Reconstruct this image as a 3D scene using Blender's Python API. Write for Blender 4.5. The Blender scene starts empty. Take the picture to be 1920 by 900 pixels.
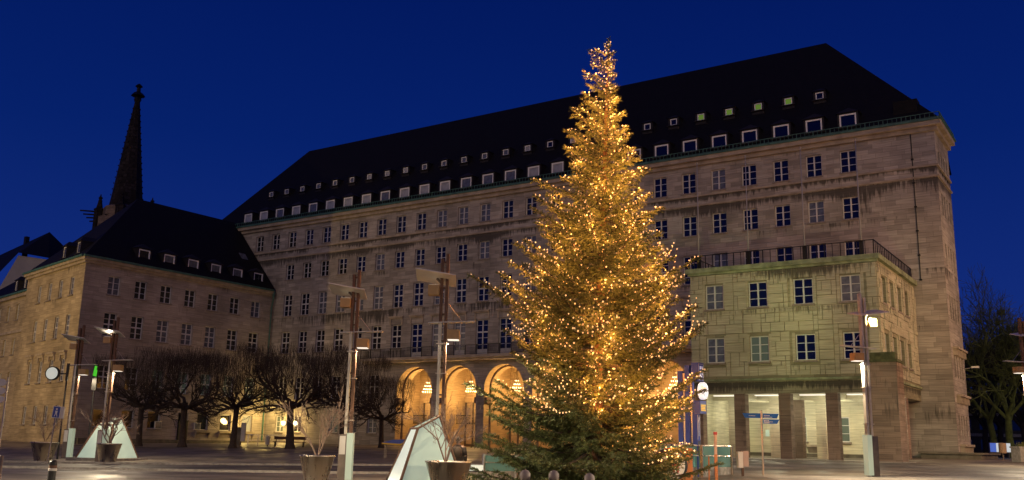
import bpy, bmesh, math, random
import numpy as np
from mathutils import Vector, Matrix
R = math.radians
rnd = random.Random(7)
S = bpy.context.scene
COL = S.collection

# ------------------------------------------------------------------ camera
cam_d = bpy.data.cameras.new('camera'); cam = bpy.data.objects.new('camera', cam_d); COL.objects.link(cam)
cam_d.sensor_width = 36; cam_d.lens = 36 * 1773.376 / 1920; cam_d.clip_start = .1; cam_d.clip_end = 3000
AZ = 0.587                                   # the view turned 33.6 degrees left of the facade normal
CAM = Vector((91.53, -79.96, 1.6))
cam.matrix_world = Matrix.Translation(CAM) @ Matrix.Rotation(AZ, 4, 'Z') @ Matrix.Rotation(R(90) + .2124, 4, 'X') @ Matrix.Rotation(.0207, 4, 'Z')
S.camera = cam
FWD = Vector((-math.sin(AZ), math.cos(AZ), 0)); RT = Vector((math.cos(AZ), math.sin(AZ), 0))

# ------------------------------------------------------------------ sky, city glow, exposure
W = bpy.data.worlds.new('World'); S.world = W; W.use_nodes = True
nt = W.node_tree; nt.nodes.clear()
wo = nt.nodes.new('ShaderNodeOutputWorld'); bg = nt.nodes.new('ShaderNodeBackground')
sky = nt.nodes.new('ShaderNodeTexSky'); sky.sky_type = 'NISHITA'; sky.sun_disc = False
sky.sun_elevation = R(-3); sky.sun_rotation = R(200)
tc = nt.nodes.new('ShaderNodeTexCoord'); sx = nt.nodes.new('ShaderNodeSeparateXYZ'); rp = nt.nodes.new('ShaderNodeValToRGB')
nt.links.new(tc.outputs['Generated'], sx.inputs[0]); nt.links.new(sx.outputs['Z'], rp.inputs[0])
e = rp.color_ramp.elements
e[0].position = 0; e[0].color = (.010, .030, .20, 1); e[1].position = 1; e[1].color = (.001, .007, .085, 1)
for p, c in ((.16, (.0050, .022, .176, 1)), (.30, (.0014, .0145, .142, 1)), (.45, (.0005, .0095, .112, 1))):
    q = e.new(p); q.color = c
mx = nt.nodes.new('ShaderNodeMix'); mx.data_type = 'RGBA'; mx.blend_type = 'ADD'; mx.inputs['Factor'].default_value = .006
nt.links.new(rp.outputs[0], mx.inputs['A']); nt.links.new(sky.outputs[0], mx.inputs['B'])
nt.links.new(mx.outputs['Result'], bg.inputs['Color']); bg.inputs['Strength'].default_value = 1.0
nt.links.new(bg.outputs[0], wo.inputs[0])
sd = bpy.data.lights.new('city_glow', 'SUN'); sd.energy = .43; sd.angle = R(40); sd.color = (1.0, .74, .50)
so = bpy.data.objects.new('city_glow', sd); COL.objects.link(so)
so.rotation_euler = (Vector((-.30, .88, -.30))).to_track_quat('-Z', 'Y').to_euler()
S.view_settings.view_transform = 'Standard'; S.view_settings.look = 'None'; S.view_settings.gamma = 1
S.view_settings.exposure = 0; S.view_settings.use_curve_mapping = False
S.cycles.use_denoising = True; S.cycles.max_bounces = 6; S.cycles.diffuse_bounces = 3; S.cycles.glossy_bounces = 3
S.cycles.transparent_max_bounces = 8; S.cycles.sample_clamp_indirect = 3; S.cycles.sample_clamp_direct = 0
S.cycles.caustics_reflective = False; S.cycles.caustics_refractive = False; S.cycles.blur_glossy = .5

def lamp(name, kind, loc, energy, color, aim=None, cone=120, size=.15, parent=None, blend=.6):
    d = bpy.data.lights.new(name, kind); d.energy = energy; d.color = color
    if kind in ('SPOT', 'POINT'): d.shadow_soft_size = size
    if kind == 'SPOT': d.spot_size = R(cone); d.spot_blend = blend
    o = bpy.data.objects.new(name, d); COL.objects.link(o); o.location = loc
    if aim is not None: o.rotation_euler = (Vector(aim) - Vector(loc)).to_track_quat('-Z', 'Y').to_euler()
    if parent: o.parent = parent
    return o

# ------------------------------------------------------------------ ground height
def gh(y):
    t = min(1, max(0, (y + 52) / 40)); return .95 * t * t * (3 - 2 * t) + .25 * min(1, max(0, (y + 12) / 12))

# ------------------------------------------------------------------ materials
def mat(name, col=(.5, .5, .5), rough=.6, metal=0, emit=None, es=1, spec=None, var=0, vscale=3., bump=0, bscale=20.):
    m = bpy.data.materials.new(name); m.use_nodes = True
    n = m.node_tree; b = n.nodes['Principled BSDF']
    b.inputs['Base Color'].default_value = (*col, 1); b.inputs['Roughness'].default_value = rough; b.inputs['Metallic'].default_value = metal
    if spec is not None: b.inputs['Specular IOR Level'].default_value = spec
    if emit: b.inputs['Emission Color'].default_value = (*emit, 1); b.inputs['Emission Strength'].default_value = es
    if var or bump:
        t = n.nodes.new('ShaderNodeTexCoord')
    if var:
        z = n.nodes.new('ShaderNodeTexNoise'); z.inputs['Scale'].default_value = vscale; z.inputs['Detail'].default_value = 6
        n.links.new(t.outputs['Object'], z.inputs['Vector'])
        r = n.nodes.new('ShaderNodeValToRGB'); r.color_ramp.elements[0].position = .3; r.color_ramp.elements[1].position = .7
        r.color_ramp.elements[0].color = (*[c * (1 - var) for c in col], 1); r.color_ramp.elements[1].color = (*[min(1, c * (1 + var)) for c in col], 1)
        n.links.new(z.outputs['Fac'], r.inputs[0]); n.links.new(r.outputs[0], b.inputs['Base Color'])
    if bump:
        z2 = n.nodes.new('ShaderNodeTexNoise'); z2.inputs['Scale'].default_value = bscale; z2.inputs['Detail'].default_value = 5
        n.links.new(t.outputs['Object'], z2.inputs['Vector'])
        bp = n.nodes.new('ShaderNodeBump'); bp.inputs['Strength'].default_value = bump; bp.inputs['Distance'].default_value = .03
        n.links.new(z2.outputs['Fac'], bp.inputs['Height']); n.links.new(bp.outputs[0], b.inputs['Normal'])
    return m

def stone(name, col, bw=1.15, rh=.42, contrast=.22, streaks=(), zmax=30., streak_col=(.045, .04, .034), gap=.010, offset=.5, sstr=.85):
    """coursed ashlar: block-to-block tone, fine bedding lines, black water streaks under the ledges"""
    m = bpy.data.materials.new(name); m.use_nodes = True; n = m.node_tree; L = n.links.new; b = n.nodes['Principled BSDF']
    b.inputs['Roughness'].default_value = .9; b.inputs['Specular IOR Level'].default_value = .2
    uv = n.nodes.new('ShaderNodeUVMap'); tc = n.nodes.new('ShaderNodeTexCoord')
    br = n.nodes.new('ShaderNodeTexBrick'); br.offset = offset; br.squash = 1.35; br.squash_frequency = 3
    br.inputs['Scale'].default_value = 1; br.inputs['Brick Width'].default_value = bw; br.inputs['Row Height'].default_value = rh
    br.inputs['Mortar Size'].default_value = gap; br.inputs['Mortar Smooth'].default_value = .3; br.inputs['Bias'].default_value = 0
    a = [c * (1 - contrast) for c in col]; d = [min(.8, c * (1 + contrast)) for c in col]
    br.inputs['Color1'].default_value = (*a, 1); br.inputs['Color2'].default_value = (*d, 1); br.inputs['Mortar'].default_value = (*[c * .6 for c in col], 1)
    L(uv.outputs[0], br.inputs['Vector'])
    mp = n.nodes.new('ShaderNodeMapping'); mp.inputs['Scale'].default_value = (.5, 9, 1); L(uv.outputs[0], mp.inputs[0])
    bed = n.nodes.new('ShaderNodeTexNoise'); bed.inputs['Scale'].default_value = 1.2; bed.inputs['Detail'].default_value = 5; L(mp.outputs[0], bed.inputs['Vector'])
    big = n.nodes.new('ShaderNodeTexNoise'); big.inputs['Scale'].default_value = .22; big.inputs['Detail'].default_value = 5; L(tc.outputs['Object'], big.inputs['Vector'])
    m1 = n.nodes.new('ShaderNodeMath'); m1.operation = 'MULTIPLY_ADD'; m1.inputs[1].default_value = 1.1; m1.inputs[2].default_value = .45; L(bed.outputs['Fac'], m1.inputs[0])
    m2 = n.nodes.new('ShaderNodeMath'); m2.operation = 'MULTIPLY_ADD'; m2.inputs[1].default_value = 1.3; m2.inputs[2].default_value = .35; L(big.outputs['Fac'], m2.inputs[0])
    m3 = n.nodes.new('ShaderNodeMath'); m3.operation = 'MULTIPLY'; L(m1.outputs[0], m3.inputs[0]); L(m2.outputs[0], m3.inputs[1])
    v = n.nodes.new('ShaderNodeMix'); v.data_type = 'RGBA'; v.blend_type = 'MULTIPLY'; v.inputs['Factor'].default_value = 1
    L(br.outputs['Color'], v.inputs['A']); L(m3.outputs[0], v.inputs['B'])
    out = v.outputs['Result']
    if streaks:
        mp2 = n.nodes.new('ShaderNodeMapping'); mp2.inputs['Scale'].default_value = (2.6, .22, 1); L(uv.outputs[0], mp2.inputs[0])
        st = n.nodes.new('ShaderNodeTexNoise'); st.inputs['Scale'].default_value = 1.6; st.inputs['Detail'].default_value = 4; st.inputs['Roughness'].default_value = .62
        L(mp2.outputs[0], st.inputs['Vector'])
        mp3 = n.nodes.new('ShaderNodeMapping'); mp3.inputs['Scale'].default_value = (.16, .3, 1); L(uv.outputs[0], mp3.inputs[0])
        pa = n.nodes.new('ShaderNodeTexNoise'); pa.inputs['Scale'].default_value = 1.; pa.inputs['Detail'].default_value = 2; L(mp3.outputs[0], pa.inputs['Vector'])
        ad = n.nodes.new('ShaderNodeMath'); ad.operation = 'ADD'; L(st.outputs['Fac'], ad.inputs[0]); L(pa.outputs['Fac'], ad.inputs[1])
        sz = n.nodes.new('ShaderNodeSeparateXYZ'); L(tc.outputs['Object'], sz.inputs[0])
        dv = n.nodes.new('ShaderNodeMath'); dv.operation = 'DIVIDE'; dv.inputs[1].default_value = zmax; L(sz.outputs['Z'], dv.inputs[0])
        ra = n.nodes.new('ShaderNodeValToRGB'); ra.color_ramp.elements.remove(ra.color_ramp.elements[1])
        ra.color_ramp.elements[0].position = 0; ra.color_ramp.elements[0].color = (0, 0, 0, 1)
        for (zt, ln, s) in sorted(streaks):
            for zz, val in ((zt - ln, 0), (zt - .05, s), (zt + .02, 0)):
                q = ra.color_ramp.elements.new(min(1, max(0, zz / zmax))); q.color = (val, val, val, 1)
        L(dv.outputs[0], ra.inputs[0])
        th = n.nodes.new('ShaderNodeMath'); th.operation = 'MULTIPLY_ADD'; th.inputs[1].default_value = .50; L(ra.outputs[0], th.inputs[0]); L(ad.outputs[0], th.inputs[2])
        cr = n.nodes.new('ShaderNodeMapRange'); cr.inputs['From Min'].default_value = 1.24; cr.inputs['From Max'].default_value = 1.42; cr.inputs['To Max'].default_value = sstr; L(th.outputs[0], cr.inputs[0])
        ms = n.nodes.new('ShaderNodeMix'); ms.data_type = 'RGBA'; L(cr.outputs[0], ms.inputs['Factor']); L(out, ms.inputs['A']); ms.inputs['B'].default_value = (*streak_col, 1)
        out = ms.outputs['Result']
    L(out, b.inputs['Base Color'])
    bp = n.nodes.new('ShaderNodeBump'); bp.inputs['Strength'].default_value = .55; bp.inputs['Distance'].default_value = .04
    hh = n.nodes.new('ShaderNodeMath'); hh.operation = 'MULTIPLY_ADD'; hh.inputs[1].default_value = -1.2; L(br.outputs['Fac'], hh.inputs[0]); L(bed.outputs['Fac'], hh.inputs[2])
    L(hh.outputs[0], bp.inputs['Height']); L(bp.outputs[0], b.inputs['Normal'])
    return m

def paving(name, c1, c2, bw, rh, rough_lo, rough_hi, gap=.008):
    m = bpy.data.materials.new(name); m.use_nodes = True; n = m.node_tree; L = n.links.new; b = n.nodes['Principled BSDF']
    uv = n.nodes.new('ShaderNodeUVMap'); tc = n.nodes.new('ShaderNodeTexCoord')
    br = n.nodes.new('ShaderNodeTexBrick'); br.inputs['Scale'].default_value = 1; br.inputs['Brick Width'].default_value = bw; br.inputs['Row Height'].default_value = rh
    br.inputs['Mortar Size'].default_value = gap; br.inputs['Color1'].default_value = (*c1, 1); br.inputs['Color2'].default_value = (*c2, 1); br.inputs['Mortar'].default_value = (*[c * .4 for c in c1], 1)
    L(uv.outputs[0], br.inputs['Vector'])
    z = n.nodes.new('ShaderNodeTexNoise'); z.inputs['Scale'].default_value = .35; z.inputs['Detail'].default_value = 8; L(tc.outputs['Object'], z.inputs['Vector'])
    w = n.nodes.new('ShaderNodeTexNoise'); w.inputs['Scale'].default_value = .12; w.inputs['Detail'].default_value = 6; w.inputs['Distortion'].default_value = 2.5; L(tc.outputs['Object'], w.inputs['Vector'])
    mr = n.nodes.new('ShaderNodeMapRange'); mr.inputs['From Min'].default_value = .35; mr.inputs['From Max'].default_value = .65; mr.inputs['To Min'].default_value = .55; mr.inputs['To Max'].default_value = 1.25; L(z.outputs['Fac'], mr.inputs[0])
    # darker curved wheel tracks where the wave crosses
    wv = n.nodes.new('ShaderNodeTexWave'); wv.wave_type = 'RINGS'; wv.inputs['Scale'].default_value = .09; wv.inputs['Distortion'].default_value = 3; wv.inputs['Detail'].default_value = 2; wv.inputs['Detail Scale'].default_value = .6
    L(tc.outputs['Object'], wv.inputs['Vector'])
    tr = n.nodes.new('ShaderNodeMapRange'); tr.inputs['From Min'].default_value = .90; tr.inputs['From Max'].default_value = .99; tr.inputs['To Min'].default_value = 1; tr.inputs['To Max'].default_value = .62; L(wv.outputs['Fac'], tr.inputs[0])
    mm = n.nodes.new('ShaderNodeMath'); mm.operation = 'MULTIPLY'; L(mr.outputs[0], mm.inputs[0]); L(tr.outputs[0], mm.inputs[1])
    v = n.nodes.new('ShaderNodeMix'); v.data_type = 'RGBA'; v.blend_type = 'MULTIPLY'; v.inputs['Factor'].default_value = 1; L(br.outputs['Color'], v.inputs['A']); L(mm.outputs[0], v.inputs['B'])
    L(v.outputs['Result'], b.inputs['Base Color'])
    rr = n.nodes.new('ShaderNodeMapRange'); rr.inputs['From Min'].default_value = .38; rr.inputs['From Max'].default_value = .62; rr.inputs['To Min'].default_value = rough_lo; rr.inputs['To Max'].default_value = rough_hi; L(w.outputs['Fac'], rr.inputs[0])
    L(rr.outputs[0], b.inputs['Roughness'])
    fine = n.nodes.new('ShaderNodeTexNoise'); fine.inputs['Scale'].default_value = 14; L(tc.outputs['Object'], fine.inputs['Vector'])
    hh = n.nodes.new('ShaderNodeMath'); hh.operation = 'MULTIPLY_ADD'; hh.inputs[1].default_value = -1; L(br.outputs['Fac'], hh.inputs[0]); L(fine.outputs['Fac'], hh.inputs[2])
    bp = n.nodes.new('ShaderNodeBump'); bp.inputs['Strength'].default_value = .25; bp.inputs['Distance'].default_value = .01; L(hh.outputs[0], bp.inputs['Height']); L(bp.outputs[0], b.inputs['Normal'])
    return m

def tiles(name, col):
    m = bpy.data.materials.new(name); m.use_nodes = True; n = m.node_tree; L = n.links.new; b = n.nodes['Principled BSDF']
    uv = n.nodes.new('ShaderNodeUVMap'); br = n.nodes.new('ShaderNodeTexBrick'); br.inputs['Scale'].default_value = 1
    br.inputs['Brick Width'].default_value = .3; br.inputs['Row Height'].default_value = .22; br.inputs['Mortar Size'].default_value = .012
    br.inputs['Color1'].default_value = (*[c * .7 for c in col], 1); br.inputs['Color2'].default_value = (*[c * 1.4 for c in col], 1); br.inputs['Mortar'].default_value = (.002, .002, .002, 1)
    L(uv.outputs[0], br.inputs['Vector']); L(br.outputs['Color'], b.inputs['Base Color']); b.inputs['Roughness'].default_value = .75; b.inputs['Specular IOR Level'].default_value = .25
    bp = n.nodes.new('ShaderNodeBump'); bp.inputs['Strength'].default_value = .6; bp.inputs['Distance'].default_value = .03; bp.invert = True; L(br.outputs['Fac'], bp.inputs['Height']); L(bp.outputs[0], b.inputs['Normal'])
    return m

M = {}
M['stone'] = stone('limestone_grey', (.33, .295, .26), contrast=.21, streaks=((24.35, .78, 1), (23.38, 1.5, 1), (20.5, 1.6, .4), (16.0, 1.9, .75), (27.2, 1.0, .25), (11.5, 1.3, .5)), zmax=30)
M['stone_wing'] = stone('limestone_pavilion', (.36, .33, .245), bw=.9, rh=.30, contrast=.14, streaks=((14.5, 1.4, .75), (6.35, .9, 1.0), (7.6, 1.0, .5), (11.6, 1.0, .4)), zmax=16)
M['stone_left'] = stone('limestone_side_wing', (.345, .30, .26), contrast=.12, streaks=((18.7, 1.0, .3), (15.7, 1.6, .35), (11.5, 1.8, .35), (6.2, 2.0, .4)), zmax=20, sstr=.6)
M['stone_street'] = stone('sandstone_front', (.37, .30, .20), contrast=.16, streaks=((18.8, 1.0, .4), (15.7, 1.4, .45), (11.5, 1.6, .4)), zmax=20, sstr=.6)
M['joint'] = stone('shadow_toned_joint_stone', (.235, .215, .15), bw=.9, rh=.30, contrast=.2, streaks=((14.5, 1.4, .75), (6.35, .9, 1.0)), zmax=16)  # darker tone stands for shadow lines between the blocks; streaks are stains
M['block'] = stone('pavilion_blocks', (.40, .37, .275), bw=40, rh=40, contrast=.02, streaks=((14.4, 1.2, .75), (7.6, 1.0, .6), (11.6, 1.0, .5)), zmax=16, gap=0)
M['stone_dark'] = stone('brown_sandstone_pier', (.20, .145, .115), bw=1.4, rh=.36, contrast=.2, streaks=((7.6, 3, .6),), zmax=10)
M['stone_warm'] = stone('sandstone_arch', (.46, .34, .21), bw=.9, rh=.5, contrast=.06, gap=.006)
M['plaster'] = stone('pale_portico_ashlar', (.60, .56, .42), bw=1.3, rh=.62, contrast=.06, gap=.006)
M['trim'] = mat('dressed_stone', (.36, .30, .23), .85, var=.25, vscale=1.2, bump=.3, bscale=8)
M['trim_wing'] = mat('weathered_coping', (.22, .25, .15), .85, var=.45, vscale=1.6, bump=.4, bscale=7)
M['roof'] = tiles('dark_slate', (.005, .004, .005))
M['dormer'] = mat('dormer_slate', (.009, .007, .008), .7, var=.3)
M['copper'] = mat('verdigris_gutter', (.05, .13, .105), .6, var=.35, vscale=2)
M['white'] = mat('white_window_paint', (.56, .55, .55), .45, var=.08, vscale=4)
M['dormer_white'] = mat('lightened_dormer_frame', (.82, .82, .82), .45)  # paint lightened to stand for extra sky light on the dormer frames
M['dormer_pale'] = mat('pale_dormer_blind', (.34, .35, .36), .3, spec=.8, var=.3, vscale=1.5)
M['white_dim'] = mat('grey_window_paint', (.52, .50, .47), .5, var=.1, vscale=4)
M['sill'] = mat('sill_stone', (.24, .20, .17), .85, var=.3)
M['glass'] = mat('dark_window_glass', (.008, .009, .013), .05, spec=.9)
M['glass_blue'] = mat('sky_mirroring_glass', (.012, .016, .05), .03, spec=1.0, metal=.55)
M['curtain'] = mat('glass_over_net_curtain', (.11, .12, .15), .25, spec=.8, var=.35, vscale=2.5)
M['lit_green'] = mat('glass_of_green_lit_room', (.05, .08, .02), .2, emit=(.24, .42, .05), es=.34, var=.4)
M['lit_warm'] = mat('glass_of_warm_lit_room', (.1, .08, .03), .2, emit=(1.0, .78, .36), es=.5)
M['lit_tint'] = mat('coloured_lit_glass', (.1, .12, .1), .2, emit=(.25, .38, .30), es=.06)
M['iron'] = mat('black_iron', (.018, .017, .016), .5, metal=.6)
M['rust'] = mat('weathering_steel', (.125, .064, .038), .7, var=.3, vscale=3)
M['steel'] = mat('brushed_steel', (.60, .53, .44), .34, metal=1)
_n = M['steel'].node_tree; _t = _n.nodes.new('ShaderNodeTexCoord'); _mp = _n.nodes.new('ShaderNodeMapping'); _mp.inputs['Scale'].default_value = (5, 5, .12); _z = _n.nodes.new('ShaderNodeTexNoise'); _z.inputs['Scale'].default_value = 1.0; _z.inputs['Detail'].default_value = 4
_r = _n.nodes.new('ShaderNodeMapRange'); _r.inputs['From Min'].default_value = .35; _r.inputs['From Max'].default_value = .65; _r.inputs['To Min'].default_value = .16; _r.inputs['To Max'].default_value = .55
_n.links.new(_t.outputs['Object'], _mp.inputs[0]); _n.links.new(_mp.outputs[0], _z.inputs['Vector']); _n.links.new(_z.outputs['Fac'], _r.inputs[0]); _n.links.new(_r.outputs[0], _n.nodes['Principled BSDF'].inputs['Roughness'])
M['steel_dark'] = mat('dull_steel', (.16, .13, .11), .45, metal=.7, var=.2)
M['enamel'] = mat('pale_enamel_panel', (.62, .60, .56), .35, var=.06)
M['box'] = mat('ochre_lamp_housing', (.42, .26, .10), .5, var=.12)
M['lens'] = mat('lit_lamp_lens', (.8, .8, .8), .4, emit=(1.0, .90, .74), es=1.0)
M['lens_dim'] = mat('dim_lamp_lens', (.8, .8, .8), .4, emit=(1.0, .80, .50), es=.45)
M['glow_glass'] = mat('backlit_green_glass', (.42, .52, .46), .12, emit=(.46, .62, .51), es=.36, var=.12, vscale=1.2)
M['glow_white'] = mat('backlit_white_glass', (.6, .66, .62), .12, emit=(.62, .70, .62), es=.55)
M['soil'] = mat('planter_soil', (.04, .03, .02), .95)
M['bark'] = mat('dark_bark', (.05, .036, .027), .95, var=.35, vscale=6)
M['bark_moss'] = mat('mossy_bark', (.13, .14, .035), .95, var=.4, vscale=3)
M['twig'] = mat('pale_twigs', (.28, .20, .15), .8)
M['blue'] = mat('blue_enamel', (.022, .055, .34), .35)
M['blue_sign'] = mat('blue_sign_sheet', (.006, .10, .42), .4)
M['sign_white'] = mat('sign_white', (.75, .75, .75), .5)
M['black'] = mat('black_plastic', (.012, .012, .012), .5)
M['orange'] = mat('orange_paint', (.55, .17, .02), .45)
M['red'] = mat('red_paint', (.42, .03, .025), .45)
M['grey_stone'] = mat('grey_granite', (.30, .28, .25), .75, var=.3, vscale=5, bump=.2)
M['plinth'] = mat('dark_plinth_stone', (.13, .115, .09), .8, var=.35, vscale=2, bump=.3)

# ------------------------------------------------------------------ mesh builder
class MB:
    def __init__(s): s.v = []; s.f = []; s.m = []; s.cur = 0
    def add(s, vs, fs):
        b = len(s.v); s.v += [tuple(v) for v in vs]; s.f += [tuple(i + b for i in f) for f in fs]; s.m += [s.cur] * len(fs); return s
    def quad(s, a, b, c, d): return s.add((a, b, c, d), ((0, 1, 2, 3),))
    def box(s, x0, x1, y0, y1, z0, z1, mtx=None):
        vs = [(x, y, z) for z in (z0, z1) for y in (y0, y1) for x in (x0, x1)]
        if mtx is not None: vs = [mtx @ Vector(v) for v in vs]
        return s.add(vs, ((0, 2, 3, 1), (4, 5, 7, 6), (0, 1, 5, 4), (2, 6, 7, 3), (0, 4, 6, 2), (1, 3, 7, 5)))
    def tube(s, p, q, r0, r1=None, n=6, caps=True):
        r1 = r0 if r1 is None else r1; p = Vector(p); q = Vector(q); d = (q - p)
        if d.length < 1e-6: return s
        d.normalize(); a = d.orthogonal().normalized(); b = d.cross(a)
        vs = [p + (a * math.cos(2 * math.pi * i / n) + b * math.sin(2 * math.pi * i / n)) * r0 for i in range(n)]
        vs += [q + (a * math.cos(2 * math.pi * i / n) + b * math.sin(2 * math.pi * i / n)) * r1 for i in range(n)]
        fs = [(i, (i + 1) % n, n + (i + 1) % n, n + i) for i in range(n)]
        if caps: fs += [tuple(range(n - 1, -1, -1)), tuple(range(n, 2 * n))]
        return s.add(vs, fs)
    def lathe(s, prof, n=24, c=(0, 0, 0), mtx=None):
        vs = []
        for r, z in prof:
            for i in range(n):
                v = Vector((c[0] + r * math.cos(2 * math.pi * i / n), c[1] + r * math.sin(2 * math.pi * i / n), c[2] + z))
                vs.append(mtx @ v if mtx is not None else v)
        fs = [(k * n + i, k * n + (i + 1) % n, (k + 1) * n + (i + 1) % n, (k + 1) * n + i) for k in range(len(prof) - 1) for i in range(n)]
        return s.add(vs, fs)
    def prism(s, pts, h0, h1, fn=None):
        """extrude a 2-D outline; fn(u,v,w) -> point"""
        fn = fn or (lambda u, v, w: (u, v, w)); n = len(pts)
        vs = [fn(u, v, h0) for u, v in pts] + [fn(u, v, h1) for u, v in pts]
        return s.add(vs, [tuple(range(n - 1, -1, -1)), tuple(range(n, 2 * n))] + [(i, (i + 1) % n, n + (i + 1) % n, n + i) for i in range(n)])
    def mesh(s, name, mats, smooth=False):
        me = bpy.data.meshes.new(name); me.from_pydata(s.v, [], s.f)
        if not isinstance(mats, (list, tuple)): mats = [mats]
        for m in mats: me.materials.append(m)
        if len(mats) > 1: me.polygons.foreach_set('material_index', s.m)
        if smooth: me.polygons.foreach_set('use_smooth', [True] * len(s.f))
        me.update()
        uvl = me.uv_layers.new(name='UVMap'); nl = len(me.loops)
        co = np.empty(len(me.vertices) * 3); me.vertices.foreach_get('co', co); co = co.reshape(-1, 3)
        vi = np.empty(nl, np.int32); me.loops.foreach_get('vertex_index', vi)
        nor = np.empty(len(me.polygons) * 3); me.polygons.foreach_get('normal', nor); nor = nor.reshape(-1, 3)
        tot = np.empty(len(me.polygons), np.int32); me.polygons.foreach_get('loop_total', tot)
        flip = np.where((nor[:, 1] > .01) | ((abs(nor[:, 1]) <= .01) & (nor[:, 0] < 0)), -1., 1.)
        N = np.repeat(nor * flip[:, None], tot, 0); P = co[vi]
        h = np.stack([-N[:, 1], N[:, 0], 0 * N[:, 0]], 1); hl = np.linalg.norm(h, axis=1)
        flat = hl < .15; h[flat] = (1, 0, 0); hl[flat] = 1; h /= hl[:, None]
        t = np.cross(N, h); t[flat] = (0, 1, 0); t *= np.where(t[:, 2:3] < 0, -1, 1) if len(t) else 1
        uv = np.stack([(P * h).sum(1), (P * t).sum(1)], 1)
        uvl.data.foreach_set('uv', uv.ravel()); return me

def new(name, data, parent=None, loc=(0, 0, 0), rz=0):
    o = bpy.data.objects.new(name, data); COL.objects.link(o); o.location = loc; o.rotation_euler = (0, 0, rz)
    if parent: o.parent = parent
    return o
def part(name, mb, m, parent, smooth=False):
    """a part whose mesh was written in world coordinates (parents are unrotated) or, for a thing at the origin, in its own"""
    me = mb.mesh(name, m, smooth); o = new(name, me, parent)
    o.location = -wl(parent); return o
def wl(o):
    v = Vector((0, 0, 0))
    while o: v = v + Vector(o.location); o = o.parent
    return v
def tag(o, label=None, cat=None, group=None, kind=None):
    if label: o['label'] = label
    if cat: o['category'] = cat
    if group: o['group'] = group
    if kind: o['kind'] = kind
    return o
def thing(name, label, cat, loc=(0, 0, 0), group=None): return tag(new(name, None, None, loc), label, cat, group)
def struct(name, mb, m): return tag(new(name, mb.mesh(name, m)), kind='structure')
def dup(o, loc=None, rz=None, label=None, parent=None):
    c = o.copy(); COL.objects.link(c)
    if parent: c.parent = parent
    if loc is not None: c.location = loc
    if rz is not None: c.rotation_euler = (0, 0, rz)
    if label: c['label'] = label
    for ch in list(o.children): dup(ch, parent=c)
    return c

# ------------------------------------------------------------------ ground
mb = MB(); ys = [-700, -120] + [-60 + 2 * i for i in range(37)] + [40, 900]
ys = sorted(set(ys))
for a, b in zip(ys[:-1], ys[1:]):
    xs = [-900, -100, 0, 30, 60, 90, 120, 200, 900]
    for x0, x1 in zip(xs[:-1], xs[1:]):
        mb.quad((x0, a, gh(a)), (x1, a, gh(a)), (x1, b, gh(b)), (x0, b, gh(b)))
M['pave'] = paving('damp_plaza_paving', (.20, .165, .13), (.26, .22, .17), .9, .45, .34, .68)
struct('plaza_ground', mb, M['pave'])
M['asph'] = paving('damp_asphalt', (.105, .088, .072), (.115, .097, .08), 40, 40, .42, .7, gap=0)
def vpt(u, d):                                    # u metres to the right of the camera axis, d metres ahead of it
    p = CAM + FWD * d + RT * u; return (p.x, p.y, gh(p.y))
mb = MB(); kb = MB()
def lift(p, h): return (p[0], p[1], p[2] + h)
us = [-130 + 4 * i for i in range(34)]; ds = [46.5 + 1 * i for i in range(9)]
for u0, u1 in zip(us[:-1], us[1:]):
    for d0, d1 in zip(ds[:-1], ds[1:]):
        mb.quad(*[lift(vpt(u, d), .004) for u, d in ((u0, d0), (u1, d0), (u1, d1), (u0, d1))])
    for da in (46.25, 54.5):
        A = [vpt(u, d) for u, d in ((u0, da), (u1, da), (u1, da + .25), (u0, da + .25))]
        kb.add([lift(p, -.1) for p in A] + [lift(p, .11) for p in A], ((4, 5, 6, 7), (0, 1, 5, 4), (2, 3, 7, 6)))
struct('bus_road', mb, M['asph']); struct('road_kerb', kb, M['grey_stone'])
PALE = True
# nearer lane in the left foreground
mb = MB()
us2 = [-60 + 3 * i for i in range(18)]; ds2 = [23.5 + 1.25 * i for i in range(6)]
for u0, u1 in zip(us2[:-1], us2[1:]):
    for d0, d1 in zip(ds2[:-1], ds2[1:]):
        mb.quad(*[lift(vpt(u, d), .004) for u, d in ((u0, d0), (u1, d0), (u1, d1), (u0, d1))])
struct('near_road_lane', mb, M['asph'])

pm_ = MB(); us3 = [4.5 + 2.5 * i for i in range(26)]
for u0, u1 in zip(us3[:-1], us3[1:]):
    for d0 in [8 + 2 * i for i in range(19)]:
        dl = lambda u: 0
        q_ = [(u0, d0), (u1, d0), (u1, d0 + 2), (u0, d0 + 2)]
        if d0 >= 40 and u0 < 11 + (d0 - 40) * .2: continue
        pm_.quad(*[lift(vpt(u, d), .008) for u, d in q_])
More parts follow.
